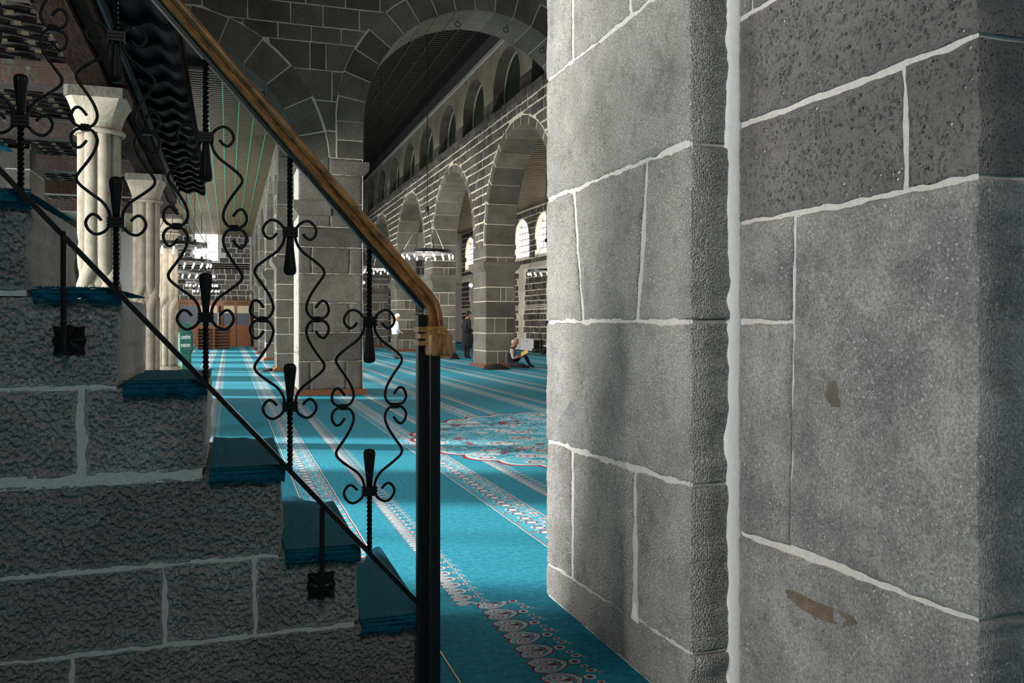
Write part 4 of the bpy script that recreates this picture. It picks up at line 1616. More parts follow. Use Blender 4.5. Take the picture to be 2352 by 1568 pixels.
    for ci, (cx, cz) in enumerate(centres):
        bal = empty('baluster')
        bal.parent = t
        bal.matrix_parent_inverse = inv

        def sub(o):
            return o
        for sx in (-1, 1):
            for sz in (-1, 1):
                pts = catmull([(cx + sx * u * k_, YR + 0.0004 * 0, cz - sz * v_ * k_) for u, v_ in scroll], 3)
                MB().tube(pts, 0.0052, 7).build('scroll', M['iron'], bal, smooth=True)
            mb = MB()
            x = cx + sx * 57 * k_
            mb.box(x - 0.013, x + 0.013, YR - 0.010, YR + 0.010, cz - 0.011, cz + 0.011)
            for dx in (-0.009, 0, 0.009):
                mb.tube([(x + dx, YR - 0.011, cz - 0.011), (x + dx, YR - 0.011, cz + 0.011)], 0.0038, 6)
            mb.build('tie', M['iron'], bal)
        for sz in (-1, 1):
            zc_ = cz - sz * 188 * k_
            # collar with three bands
            mb = MB().box(cx - 0.024, cx + 0.024, YR - 0.014, YR + 0.014, zc_ - 0.018, zc_ + 0.018)
            for dz in (-0.012, 0, 0.012):
                mb.box(cx - 0.027, cx + 0.027, YR - 0.017, YR + 0.017, zc_ + dz - 0.0045, zc_ + dz + 0.0045)
            mb.build('collar', M['iron'], bal)
            # fluted petal, pointing to the panel's middle
            prof_p = [(0.009, 0.010), (0.011, 0.04), (0.0155, 0.09), (0.0195, 0.128), (0.020, 0.142), (0.016, 0.152), (0.006, 0.156)]
            mb = MB().lathe([(r, sz * z) for r, z in prof_p], 40, (cx, YR, zc_), flute=10, amp=0.13)
            mb.build('petal', M['iron'], bal, smooth=True, fix=True)
            # twisted square bar to the rails
            rail_z = (0.372 if sz > 0 else 1.478) + (0.690 - cx if sz > 0 else 0.722 - cx) * 0.3225 / 0.287
            za, zb = sorted((zc_ - sz * 0.018, rail_z))
            n = max(6, int((zb - za) / 0.004))
            v, f = [], []
            for i in range(n + 1):
                z = za + (zb - za) * i / n
                fade = min(1.0, (i / n) / 0.15, (1 - i / n) / 0.12)
                an = (z - za) * 95.0 * 1.0
                for q in range(4):
                    a = an + pi / 4 + q * pi / 2
                    v.append((cx + 0.0105 * math.cos(a), YR + 0.0105 * math.sin(a), z))
            for i in range(n):
                for q in range(4):
                    f.append((i * 4 + q, i * 4 + (q + 1) % 4, i * 4 + 4 + (q + 1) % 4, i * 4 + 4 + q))
            f += [(3, 2, 1, 0), (n * 4, n * 4 + 1, n * 4 + 2, n * 4 + 3)]
            mesh_obj('twisted_bar', v, f, M['iron'], bal)
    # wall brackets: drop bar, stub, leaf plate
    for (px, ptop, pbot, plate) in ((740, 1178, 1376, (738, 1345)), (146, 545, 812, (158, 782))):
        a = on_y(px, ptop, YR - 0.012)
        b = on_y(px, pbot, YR - 0.012)
        br = empty('bracket')
        br.parent = t
        br.matrix_parent_inverse = inv
        MB().tube([(a[0], YR - 0.012, a[2] + 0.02), (a[0], YR - 0.012, b[2])], 0.0095, 10).build('drop_bar', M['iron'], br, smooth=False)
        pl = on_y(plate[0], plate[1], YS - 0.012)
        MB().tube([(a[0], YR - 0.012, pl[2]), (pl[0], YS + 0.02, pl[2])], 0.009, 8).build('stub', M['iron'], br)
        v, f = [(pl[0], YS - 0.022, pl[2])], []
        n = 32
        for r, y in ((0.025, -0.020), (0.043, -0.012), (0.050, -0.004)):
            for i in range(n):
                an = 2 * pi * i / n
                sq = 1 / max(abs(math.cos(an)), abs(math.sin(an)))
                rr = r * (1 + (sq - 1) * 0.75) * (1 + 0.07 * math.cos(an * 8))
                v.append((pl[0] + rr * math.cos(an), YS + y - 0.003 * math.cos(an * 8), pl[2] + rr * math.sin(an)))
        for i in range(n):
            j = (i + 1) % n
            f.append((0, 1 + j, 1 + i))
            for q in range(2):
                f.append((1 + q * n + i, 1 + q * n + j, 1 + (q + 1) * n + j, 1 + (q + 1) * n + i))
        mesh_obj('leaf_plate', v, f, M['iron'], br, smooth=False, fix=True)
    return t


railing()


# ================================================================== GALLERY ON COLUMNS (left)
GX = -1.45
GCOL = [11.08, 17.15, 23.25]


def gallery_column(y, label):
    t = empty('gallery_column', (GX, y, 0))
    tag(t, label, 'column', 'knotted columns under the gallery')
    # base
    mb = MB().box(-0.36, 0.36, -0.36, 0.36, 0.0, 0.14)
    mb.lathe([(0.34, 0.14), (0.35, 0.2), (0.31, 0.26), (0.29, 0.32)], 24)
    mb.build('base', M['column'], t)
    mb = MB().lathe([(0.165, 0.28), (0.165, 3.66)], 20)
    mb.build('core', M['column'], t, smooth=True)
    n = 8
    for i in range(n):
        a0 = 2 * pi * (i + 0.5) / n
        sgn = 1 if i % 2 == 0 else -1
        pts = []
        for q in range(33):
            z = 0.30 + (3.66 - 0.30) * q / 32
            k = min(1.0, max(0.0, (z - 1.66) / 0.50))
            k = k * k * (3 - 2 * k)
            an = a0 + sgn * k * 2 * pi / n
            rr = 0.165 + (0.035 * math.sin(pi * k) * sgn)
            pts.append((rr * math.cos(an), rr * math.sin(an), z))
        MB().tube(pts, 0.078, 10, True).build('roll', M['column'], t, smooth=True)
    # neck ring and flared capital
    ring = [(0.255 * math.cos(a), 0.255 * math.sin(a), 3.67) for a in np.linspace(0, 2 * pi, 29)]
    MB().tube(ring, 0.034, 8, False).build('neck_ring', M['column'], t, smooth=True)
    v, f = [], []
    m = 24
    prof = [(0.235, 3.67, 0.0), (0.245, 3.76, 0.05), (0.275, 3.86, 0.3), (0.31, 3.96, 0.65), (0.33, 4.03, 0.9)]
    for (r, z, sq) in prof:
        for i in range(m):
            a = 2 * pi * (i + 0.5) / m
            s_ = min(1 / max(abs(math.cos(a)), abs(math.sin(a))), 1.28)
            rr = r * (1 + (s_ - 1) * sq)
            v.append((rr * math.cos(a), rr * math.sin(a), z))
    for q in range(len(prof) - 1):
        for i in range(m):
            f.append((q * m + i, q * m + (i + 1) % m, (q + 1) * m + (i + 1) % m, (q + 1) * m + i))
    f.append(tuple(range((len(prof) - 1) * m, len(prof) * m)))
    mesh_obj('capital', v, f, M['column'], t)
    b = MB()
    hh = 0.335
    pts = [(-hh, -hh + .05), (-hh + .05, -hh), (hh - .05, -hh), (hh, -hh + .05), (hh, hh - .05), (hh - .05, hh), (-hh + .05, hh), (-hh, hh - .05)]
    b.add([(p[0], p[1], 4.03) for p in pts] + [(p[0], p[1], 4.15) for p in pts], [tuple(range(8))[::-1], tuple(range(8, 16))] + [(i, (i + 1) % 8, 8 + (i + 1) % 8, 8 + i) for i in range(8)])
    b.build('abacus', M['ashlar'], t)
    return t


for i, y in enumerate(GCOL):
    gallery_column(y, ['cream knotted column carrying the near end of the gallery beam', 'cream knotted column second along under the gallery',
                       'cream knotted column beside the green donation box'][i])


def gallery():
    t = empty('gallery', (GX, 11.0, 4.15))
    tag(t, 'timber gallery with painted beams and lattice underside, its shade put into the colour', 'gallery')
    inv = Matrix.Translation((-GX, -11.0, -4.15))

    def part(mb, nm, mat, **kw):
        o = mb.build(nm, mat, t, **kw)
        o.matrix_parent_inverse = inv
        return o
    y0, y1 = 5.2, 24.6
    GL = -3.25
    # long beam on the columns, slightly hewn
    v, f = [], []
    n = 70
    for i in range(n + 1):
        y = y0 + (y1 - y0) * i / n
        q = [float(vnoise(np.array([y * 1.7]), np.array([s * 3.1]), seed=8)[0]) * 0.02 for s in range(4)]
        v += [(GX - 0.15 + q[0], y, 4.15 + (q[1] if abs(min((abs(y - c) for c in GCOL))) > 0.5 else 0)), (GX + 0.15 + q[2], y, 4.15 + 0.5 * q[3]), (GX + 0.15 + q[3], y, 4.46), (GX - 0.15, y, 4.46)]
    for i in range(n):
        for k in range(4):
            f.append((i * 4 + k, i * 4 + (k + 1) % 4, i * 4 + 4 + (k + 1) % 4, i * 4 + 4 + k))
    f += [(0, 1, 2, 3), (n * 4 + 3, n * 4 + 2, n * 4 + 1, n * 4)]
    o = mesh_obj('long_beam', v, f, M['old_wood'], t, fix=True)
    o.matrix_parent_inverse = inv
    # painted cross beams
    for y in GCOL + [8.0, 14.1, 20.2]:
        GL = -3.25 if 16.8 < y < 18.5 else -6.0
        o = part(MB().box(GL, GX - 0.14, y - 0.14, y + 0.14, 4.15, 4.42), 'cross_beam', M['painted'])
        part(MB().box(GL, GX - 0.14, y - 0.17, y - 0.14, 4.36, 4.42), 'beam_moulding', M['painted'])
    # board deck and lattice
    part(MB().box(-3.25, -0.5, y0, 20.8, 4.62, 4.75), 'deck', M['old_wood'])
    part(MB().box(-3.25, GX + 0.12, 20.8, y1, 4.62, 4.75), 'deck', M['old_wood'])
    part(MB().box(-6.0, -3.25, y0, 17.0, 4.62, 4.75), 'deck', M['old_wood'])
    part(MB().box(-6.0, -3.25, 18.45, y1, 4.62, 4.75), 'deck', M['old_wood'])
    for (ya, yb, x0) in ((y0, 16.95, -6.0), (17.0, 18.4, -3.25), (18.45, y1, -6.0)):
        x1 = GX - 0.12
        for sgn in (1, -1):
            for yy in np.arange(ya - 4.0, yb + 4.0, 0.30):
                a = Vector((x0, yy, 4.60))
                d = Vector((x1 - x0, sgn * 0.55 * (x1 - x0), 0))
                ta, tb = sorted(((ya - a.y) / d.y, (yb - a.y) / d.y))
                ta, tb = max(ta, 0), min(tb, 1)
                if tb - ta < 0.03:
                    continue
                p, q = a + d * ta, a + d * tb
                dv = (q - p) / 2
                side = Vector((-dv.y, dv.x, 0)).normalized()
                mb = MB().obox((p + q) / 2 - Vector((0, 0, 0.02 if sgn > 0 else 0)), dv, side * 0.022, Vector((0, 0, 0.02)))
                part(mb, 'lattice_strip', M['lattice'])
    rest = MB()
    # gilded pegs at the crossings near the beam
    for yy in np.arange(9.0, 24.4, 0.165):
        for kx in range(10):
            x = GX - 0.35 - kx * 0.272
            if abs(((yy * 100) % 33) - 16) < 9:
                rest.box(x - 0.035, x + 0.035, yy - 0.03, yy + 0.03, 4.535, 4.56)
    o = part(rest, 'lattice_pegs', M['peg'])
    o['kind'] = 'stuff'
    # projecting dark eaves of wavy-bottomed boards
    nx = 20
    y = 5.4
    k = 0
    while y < 20.7:
        v, f = [], []
        ye = min(y + 0.70, 20.75)
        zz = 4.30
        for (yy, dz) in ((y, 0.0), (ye, 0.075)):
            for i in range(nx + 1):
                s = i / nx
                x = -1.06 + (-0.50 + 1.06) * s
                wv = 0.035 * math.sin(2 * pi * (s * 1.75 + 0.15)) + 0.02 * math.sin(2 * pi * s * 0.8) + 0.05 * max(0, s - 0.75) * 2
                v.append((x, yy, zz + dz + wv))
            for i in range(nx + 1):
                s = i / nx
                v.append((-1.06 + 0.56 * s, yy, 4.5))
        w = 2 * (nx + 1)
        for i in range(nx):
            f.append((i, i + 1, w + i + 1, w + i))
            f.append((nx + 1 + i, nx + 2 + i, w + nx + 2 + i, w + nx + 1 + i))
            f.append((i, i + 1, nx + 2 + i, nx + 1 + i))
            f.append((w + i, w + i + 1, w + nx + 2 + i, w + nx + 1 + i))
        f.append((0, nx + 1, w + nx + 1, w))
        f.append((nx, 2 * nx + 1, w + 2 * nx + 1, w + nx))
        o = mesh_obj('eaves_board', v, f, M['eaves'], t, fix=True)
        o.matrix_parent_inverse = inv
        y += 0.70
    part(MB().tube([(-1.10, 5.3, 4.30), (-1.08, 12, 4.31), (-1.10, 16, 4.29), (-1.09, 21.2, 4.30)], 0.045, 8), 'edge_pole', M['edge'], smooth=True)
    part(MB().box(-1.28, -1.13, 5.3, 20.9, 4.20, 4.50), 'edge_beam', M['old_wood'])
    return t


M['lattice'] = plain_mat('lattice wood with painted shade', (0.009, 0.0055, 0.005), 0.7, noise=0.3, nscale=4)  # shade of the gallery underside put into the wood colour
M['peg'] = plain_mat('gilded peg', (0.075, 0.058, 0.03), 0.5)  # gilding dimmed in colour for the gallery shade
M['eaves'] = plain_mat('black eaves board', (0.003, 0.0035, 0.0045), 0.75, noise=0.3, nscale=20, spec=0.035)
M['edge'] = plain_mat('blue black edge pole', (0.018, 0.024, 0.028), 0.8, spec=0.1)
gallery()


# ================================================================== CHANDELIERS
def chandelier_proto():
    t = empty('ring_chandelier')
    R = 0.70
    n = 48
    v, f = [], []
    for i in range(n):
        a = 2 * pi * i / n
        for (r, z) in ((R - 0.012, -0.045), (R + 0.012, -0.045), (R + 0.012, 0.045), (R - 0.012, 0.045)):
            v.append((r * math.cos(a), r * math.sin(a), z))
    for i in range(n):
        j = (i + 1) % n
        for k in range(4):
            f.append((i * 4 + k, j * 4 + k, j * 4 + (k + 1) % 4, i * 4 + (k + 1) % 4))
    mesh_obj('hoop', v, f, M['ring_metal'], t, fix=True)
    MB().lathe([(0.06, 0), (0.06, 0.14)], 12, (0, 0, 1.10)).build('hub', M['ring_metal'], t)
    for k in range(3):
        a = 2 * pi * k / 3 + 0.5
        MB().tube([(0.03 * math.cos(a), 0.03 * math.sin(a), 1.12), (R * math.cos(a), R * math.sin(a), 0.03)], 0.010, 6).build('stay', M['ring_metal'], t)
    for k in range(17):
        a = 2 * pi * (k + 0.3) / 17
        c = (R * math.cos(a), R * math.sin(a), 0)
        b = MB().lathe([(0.006, -0.185), (0.020, -0.165), (0.026, -0.135), (0.020, -0.10), (0.012, -0.085)], 8, c).build('bulb', M['bulb'], t, smooth=True)
        MB().lathe([(0.014, -0.085), (0.016, -0.045)], 8, c).build('socket', M['ring_metal'], b)
    return t


def place_chandelier(x, y, z, top, label, group, watts, first=[None]):
    if first[0] is None:
        first[0] = chandelier_proto()
        t = first[0]
    else:
        t = copy_tree(first[0])
        for ch in list(t.children):
            if ch.name.startswith('cable'):
                bpy.data.objects.remove(ch)
    t.location = (x, y, z)
    t.rotation_euler = (0, 0, y * 1.3)
    tag(t, label, 'chandelier', group)
    MB().tube([(0, 0, 1.22), (0, 0, top - z)], 0.012, 6).build('cable', M['ring_metal'], t)
    l = bpy.data.lights.new('chandelier_light', 'POINT')
    l.energy = watts
    l.color = (1.0, 0.93, 0.82)
    l.shadow_soft_size = 0.4
    o = bpy.data.objects.new('chandelier_light', l)
    COL.objects.link(o)
    o.location = (x, y, z - 0.35)


NL = ['lit ring chandelier hanging in the nave before the second arcade arch', 'lit ring chandelier further down the nave, half behind the handrail', 'lit ring chandelier far down the nave']
for i, y in enumerate((22.6, 30.0, 38.5)):
    place_chandelier(5.12, y, 3.33, 10.3, NL[i], 'ring chandeliers of the nave', 420)
place_chandelier(5.12, 11.0, 3.33, 9.2, 'added unseen lit ring chandelier in the bay before the cross wall', 'ring chandeliers of the nave', 260)  # added out of view to brighten the cross wall and near floor
AL = ['topmost ring chandelier of the aisle row, crossing the bright square window', 'second ring chandelier of the aisle row below the window sill', 'third ring chandelier of the aisle row',
      'fourth ring chandelier of the aisle row', 'lowest small ring chandelier of the aisle row, just above the wooden screen']
for i, y in enumerate((22.0, 27.4, 33.8, 42.5, 50.3)):
    place_chandelier(-1.2, y, 3.27 if i else 3.30, 6.6, AL[i], 'ring chandeliers of the side aisle', 90)
place_chandelier(11.6, 30.6, 3.40, 7.15, 'lit ring chandelier in the outer aisle beside the arched windows', 'ring chandeliers of the outer aisle', 160)


# ================================================================== FAR FURNITURE
def screen():
    t = empty('wooden_screen', (-0.6, 52.2, 0))
    tag(t, 'reddish wooden partition with slate and cream panels on the far wall', 'partition')
    Y = 52.0
    inv = Matrix.Translation((0.6, -52.2, 0))

    def part(mb, nm, mat, par=None):
        o = mb.build(nm, mat, par or t)
        if par is None:
            o.matrix_parent_inverse = inv
        return o
    x0, x1 = -3.3, 1.22
    part(MB().box(x0, x1, Y, Y + .1, 0, 1.25), 'lower_panel', M['panel_wood'])
    part(MB().box(x0, x1, Y - .03, Y + .12, 2.36, 2.64), 'top_rail', M['panel_wood'])
    part(MB().box(x0, x1 + .05, Y - .06, Y + .14, 2.64, 2.70), 'cornice_strip', M['rack_wood'])
    xs = [x0, -2.75, -1.68, -0.62, -0.40, 0.33, 1.14]
    for x in xs:
        part(MB().box(x, x + .08, Y - .035, Y + .1, 0, 2.64), 'post', M['panel_wood'])
    for a, b in zip(xs[:-1], xs[1:]):
        if b - a > 0.4:
            part(MB().box(a + .08, b, Y + .02, Y + .06, 1.25, 1.93), 'slate_panel', M['slate_screen'])
            part(MB().box(a + .08, b, Y + .02, Y + .06, 1.93, 2.36), 'cream_panel', M['cream_screen'] if a > -2 else M['slate_screen'])
            part(MB().box(a + .12, b - .04, Y - .04, Y - .03, 2.42, 2.58), 'rail_panel', M['rack_wood'])
    return t


screen()


def shoe_rack(x0, x1, label):
    Y = 47.6
    t = empty('shoe_rack', ((x0 + x1) / 2, Y + .2, 0))
    tag(t, label, 'shoe rack', 'shoe racks before the screen')
    inv = Matrix.Translation((-(x0 + x1) / 2, -Y - .2, 0))
    for i in range(7):
        z = 0.06 + i * 0.165
        o = MB().box(x0, x1, Y, Y + .34, z, z + .025).build('shelf', M['panel_wood'], t)
        o.matrix_parent_inverse = inv
    for x in (x0, x1 - .03):
        o = MB().box(x, x + .03, Y, Y + .36, 0, 1.1).build('side_panel', M['panel_wood'], t)
        o.matrix_parent_inverse = inv
    o = MB().box(x0, x1, Y + .34, Y + .36, 0, 1.1).build('back_panel', M['rack_wood'], t)
    o.matrix_parent_inverse = inv


shoe_rack(-1.55, -0.75, 'dark shelved shoe rack next to the donation box')
shoe_rack(-0.72, 0.10, 'dark shelved shoe rack with shoes on its top')


def shoe(loc, rz, label, group, mat='shoe'):
    v, f = [], []
    secs = [(-0.13, 0.030, 0.075), (-0.10, 0.038, 0.085), (-0.04, 0.036, 0.080), (0.03, 0.042, 0.060), (0.09, 0.045, 0.045), (0.13, 0.034, 0.035), (0.15, 0.012, 0.02)]
    for (y, w, h) in secs:
        for k in range(8):
            a = 2 * pi * k / 8
            v.append((w * math.cos(a), y, max(0, h / 2 + h / 2 * math.sin(a))))
    for i in range(len(secs) - 1):
        for k in range(8):
            f.append((i * 8 + k, i * 8 + (k + 1) % 8, i * 8 + 8 + (k + 1) % 8, i * 8 + 8 + k))
    f += [tuple(range(8)), tuple(range(len(v) - 8, len(v)))[::-1]]
    t = mesh_obj('shoe', v, f, M[mat], smooth=True, fix=True)
    t.location = loc
    t.rotation_euler = (0, 0, rz)
    s = MB().box(-0.042, 0.042, -0.125, 0.13, -0.002, 0.012).build('sole', M['shoe'], t)
    tag(t, label, 'shoe', group)


for x in (-0.60, -0.48):
    shoe((x, 47.78, 1.077), 0.1, 'dark shoe on top of the shelved rack', 'shoes on the rack top', 'navy_cloth')
for x in (-0.10, 0.02):
    shoe((x, 47.78, 1.077), 0.0, 'shoe at the corner of the rack top', 'shoes at the rack corner')
for x in (-0.10, 0.0):
    shoe((x, 47.78, 0.913), 0.0, 'shoe in the top compartment of the rack', 'shoes in the top compartment', 'navy_cloth')
o = shoe((1.02, 25.75, 0.004), 1.3, 'black shoe lying on the carpet by the pier foot', None) if False else None
for x, r in ((1.02, 1.2), (1.10, 1.5)):
    shoe((x, 25.60 + (r - 1.2) * .4, 0.003), r, 'black shoe lying on the carpet by a lit pier foot', 'shoes by the pier foot')

# broom leaning on the screen
b = empty('broom', (-0.60, 51.7, 0))
tag(b, 'pale broom handle leaning against the wooden screen', 'broom')
MB().tube([(0, 0, 0.16), (0.05, 0.2, 1.95)], 0.028, 8).build('handle', M['limestone'], b)
MB().box(-0.16, 0.16, -0.05, 0.05, 0.0, 0.2).build('head', M['yellow'], b)


def donation_box():
    t = empty('donation_box', (-1.16, 26.0, 0), 0.0)
    tag(t, 'green metal donation box on a post with white lettering', 'donation box')
    hw = 0.19

    def prism(w0, w1, z0, z1, nm, par=t, mat='box_green', r=0.05):
        pts = lambda w: [(-w, -w + r), (-w + r, -w), (w - r, -w), (w, -w + r), (w, w - r), (w - r, w), (-w + r, w), (-w, w - r)]
        v = [(a, b, z0) for a, b in pts(w0)] + [(a, b, z1) for a, b in pts(w1)]
        f = [tuple(range(8))[::-1], tuple(range(8, 16))] + [(i, (i + 1) % 8, 8 + (i + 1) % 8, 8 + i) for i in range(8)]
        return mesh_obj(nm, v, f, M[mat], par)
    prism(0.20, 0.20, 0.0, 0.05, 'foot')
    prism(0.145, 0.145, 0.05, 0.54, 'pedestal')
    prism(0.175, 0.185, 0.54, 0.62, 'tray')
    prism(0.205, 0.215, 0.62, 1.10, 'body', r=0.06)
    prism(0.215, 0.165, 1.10, 1.15, 'shoulder')
    # domed hood
    v, f = [], []
    n = 10
    for i in range(n + 1):
        a = pi * i / n
        for y in (-0.155, 0.155):
            v.append((-0.155 * math.cos(a) if 0 < i < n else (-0.165 if i == 0 else 0.165), y, 1.15 + (0.12 + 0.165 * math.sin(a) if 0 < i < n else 0.0)))
    for i in range(n):
        f.append((2 * i, 2 * i + 1, 2 * i + 3, 2 * i + 2))
    f.append(tuple(range(0, 2 * n + 2, 2)))
    f.append(tuple(range(1, 2 * n + 2, 2))[::-1])
    mesh_obj('hood', v, f, M['box_green'], t, fix=True)
    MB().box(-0.13, 0.06, -0.176, -0.166, 1.128, 1.142).build('yellow_strip', M['yellow'], t)
    MB().lathe([(0.03, 0), (0.03, 0.006)], 12, (-0.175, -0.21, 1.03)).build('sticker', M['yellow'], t)
    for (txt, z) in (('CAM\u0130YE', 0.955), ('YARDIM', 0.725)):
        for (ry, loc) in ((0, (0, -0.2135, z)), (pi / 2, (0.2135, 0, z)), (-pi / 2, (-0.2135, 0, z))):
            c = bpy.data.curves.new('lettering', 'FONT')
            c.body = txt
            c.size = 0.125
            c.align_x = 'CENTER'
            c.extrude = 0.0015
            c.offset = 0.002
            c.space_character = 0.92
            c.materials.append(M['letter_white'])
            tmp = bpy.data.objects.new('lettering', c)
            COL.objects.link(tmp)
            me = bpy.data.meshes.new_from_object(tmp.evaluated_get(bpy.context.evaluated_depsgraph_get()))
            bpy.data.objects.remove(tmp)
            o = bpy.data.objects.new('lettering', me)
            COL.objects.link(o)
            o.parent = t
            o.location = loc
            o.rotation_euler = (pi / 2, 0, ry)
            o.scale = (0.60, 1, 1)
    return t


donation_box()


def wall_unit(x, y, w, d, h, label):
    t = empty('storage_heater', (x, y, 0))
    tag(t, label, 'heater')
    b = 0.015
    MB().box(-d / 2, d / 2, -w / 2, w / 2, 0.04, h).build('casing', M['white_metal'], t)
    MB().box(-d / 2 + .03, d / 2 - .03, -w / 2 + .03, w / 2 - .03, 0, 0.04).build('plinth', M['shoe'], t)
    MB().box(-d / 2 - .012, -d / 2, -0.06, 0.06, h - .16, h - .08).build('control_panel', M['grey_trim'], t)
    MB().box(-d / 2 + .02, d / 2 - .02, -w / 2 - .012, -w / 2, 0.1, h - .06).build('side_grille', M['shoe'], t)


wall_unit(13.95, 39.0, 1.9, 0.35, 0.62, 'white heater cabinet by the wall beyond the seated reader')
wall_unit(13.95, 50.3, 1.6, 0.35, 0.72, 'white heater cabinet behind the standing man in black')
# low teal step along the aisle wall
o = MB().box(12.6, 13.7, 42.5, 52.8, 0, 0.16).build('prayer_step', M['teal_pile'])
tag(o, 'low teal carpeted step along the outer aisle wall', 'step')
# floodlight on the arcade
t = empty('floodlight', (9.25, 33.0, 2.9))
tag(t, 'small glaring floodlight on the far side of the arcade', 'light')
MB().box(-0.10, 0.10, -0.05, 0.05, -0.07, 0.07).build('housing', M['ring_metal'], t)
MB().lathe([(0.075, 0), (0.07, 0.02)], 16).build('lens', M['flood'], t).rotation_euler = (pi / 2, 0, 0)
t.children[-1].location = (0, -0.052, 0)
MB().tube([(0, 0.02, 0), (-0.60, 0.12, 0.05)], 0.012, 6).build('arm', M['ring_metal'], t)


# ================================================================== PEOPLE
def skin_mesh(name, joints, edges, parent, mats, chooser, sub=2, root=0):
    me = bpy.data.meshes.new(name)
    keys = list(joints)
    me.from_pydata([joints[k][0] for k in keys], [(keys.index(a), keys.index(b)) for a, b in edges], [])
    o = bpy.data.objects.new(name, me)
    COL.objects.link(o)
    o.modifiers.new('skin', 'SKIN').use_smooth_shade = True
    sv = me.skin_vertices[0].data
    for i, k in enumerate(keys):
        r = joints[k][1]
        sv[i].radius = r if isinstance(r, tuple) else (r, r)
        sv[i].use_root = (i == root)
    o.modifiers.new('sub', 'SUBSURF').levels = sub
    o.modifiers['sub'].render_levels = sub
    dg = bpy.context.evaluated_depsgraph_get()
    m2 = bpy.data.meshes.new_from_object(o.evaluated_get(dg))
    bpy.data.objects.remove(o)
    m2.name = name
    for m in mats:
        m2.materials.append(m)
    for p in m2.polygons:
        p.material_index = chooser(p.center)
        p.use_smooth = True
    o = bpy.data.objects.new(name, m2)
    COL.objects.link(o)
    o.parent = parent
    return o


def ellipsoid(c, rx, ry, rz, n=14, m=10, z_from=-1.0):
    v, f = [], []
    lo = math.asin(z_from)
    for j in range(m + 1):
        b = lo + (pi / 2 - lo) * j / m
        for i in range(n):
            a = 2 * pi * i / n
            v.append((c[0] + rx * math.cos(b) * math.cos(a), c[1] + ry * math.cos(b) * math.sin(a), c[2] + rz * math.sin(b)))
    for j in range(m):
        for i in range(n):
            f.append((j * n + i, j * n + (i + 1) % n, (j + 1) * n + (i + 1) % n, (j + 1) * n + i))
    f.append(tuple(range(n))[::-1])
    return v, f


def hand(parent, wrist, fwd, side, s=1.0):
    """palm with five bent fingers, one mesh"""
    mb = MB()
    w, fw, sd = Vector(wrist), Vector(fwd).normalized(), Vector(side).normalized()
    up = fw.cross(sd)
    mb.obox(w + fw * 0.045 * s, fw * 0.05 * s, sd * 0.04 * s, up * 0.014 * s)
    for i, ln in enumerate((0.065, 0.078, 0.072, 0.055)):
        b = w + fw * 0.09 * s + sd * (-0.030 + 0.020 * i) * s
        mb.tube([b, b + fw * ln * 0.5 * s, b + fw * ln * 0.85 * s - up * 0.02 * s, b + fw * ln * 0.95 * s - up * 0.045 * s], [0.010 * s, 0.0095 * s, 0.0085 * s, 0.007 * s], 6)
    b = w + fw * 0.025 * s - sd * 0.036 * s
    mb.tube([b, b + fw * 0.035 * s - sd * 0.025 * s, b + fw * 0.062 * s - sd * 0.030 * s], [0.012 * s, 0.011 * s, 0.008 * s], 6)
    return mb.build('hand', M['skin'], parent, smooth=True)


def head(parent, c, yaw, hair=None, cap=None, tilt=0.35):
    """head with face: local +x is the facing direction before yaw"""
    h = empty('head')
    h.parent = parent
    h.location = c
    h.rotation_euler = (0, tilt, yaw)
    v, f = ellipsoid((0, 0, 0), 0.098, 0.075, 0.118, 16, 12)
    # jaw: narrow the lower front
    v = [(x * (1.0 if z > -0.02 else 1 + 0.1 * (x > 0)) - 0.0, y * (1 if z > -0.03 else 1 - 0.25 * min(1, (-z - 0.03) / 0.08)), z) for x, y, z in v]
    mesh_obj('face', v, f, M['skin'], h, smooth=True)
    MB().add([(0.090, -0.014, -0.025), (0.090, 0.014, -0.025), (0.122, 0, -0.022), (0.092, 0, 0.022), (0.085, 0, -0.035)], [(0, 2, 3), (2, 1, 3), (0, 4, 2), (4, 1, 2), (0, 3, 1, 4)]).build('nose', M['skin'], h)
    for s in (-1, 1):
        v, f = ellipsoid((0.085, s * 0.030, 0.018), 0.010, 0.013, 0.007, 8, 6)
        mesh_obj('eye', v, f, M['hair_dark'], h, smooth=True)
        v, f = ellipsoid((-0.005, s * 0.076, 0.0), 0.020, 0.010, 0.030, 8, 6)
        mesh_obj('ear', v, f, M['skin'], h, smooth=True)
    MB().box(0.083, 0.092, -0.024, 0.024, -0.062, -0.055).build('mouth', M['plinth_wood'], h)
    if hair:
        v, f = ellipsoid((-0.012, 0, 0.008), 0.103, 0.083, 0.122, 16, 10, z_from=0.05)
        mesh_obj('hair', v, f, M[hair], h, smooth=True)
        v, f = ellipsoid((-0.035, 0, -0.01), 0.080, 0.081, 0.09, 14, 10)
        mesh_obj('hair', v, f, M[hair], h, smooth=True)
    if cap:
        v, f = ellipsoid((-0.006, 0, 0.035), 0.103, 0.083, 0.095, 16, 8, z_from=0.0)
        mesh_obj('cap', v, f, M[cap], h, smooth=True)
    return h


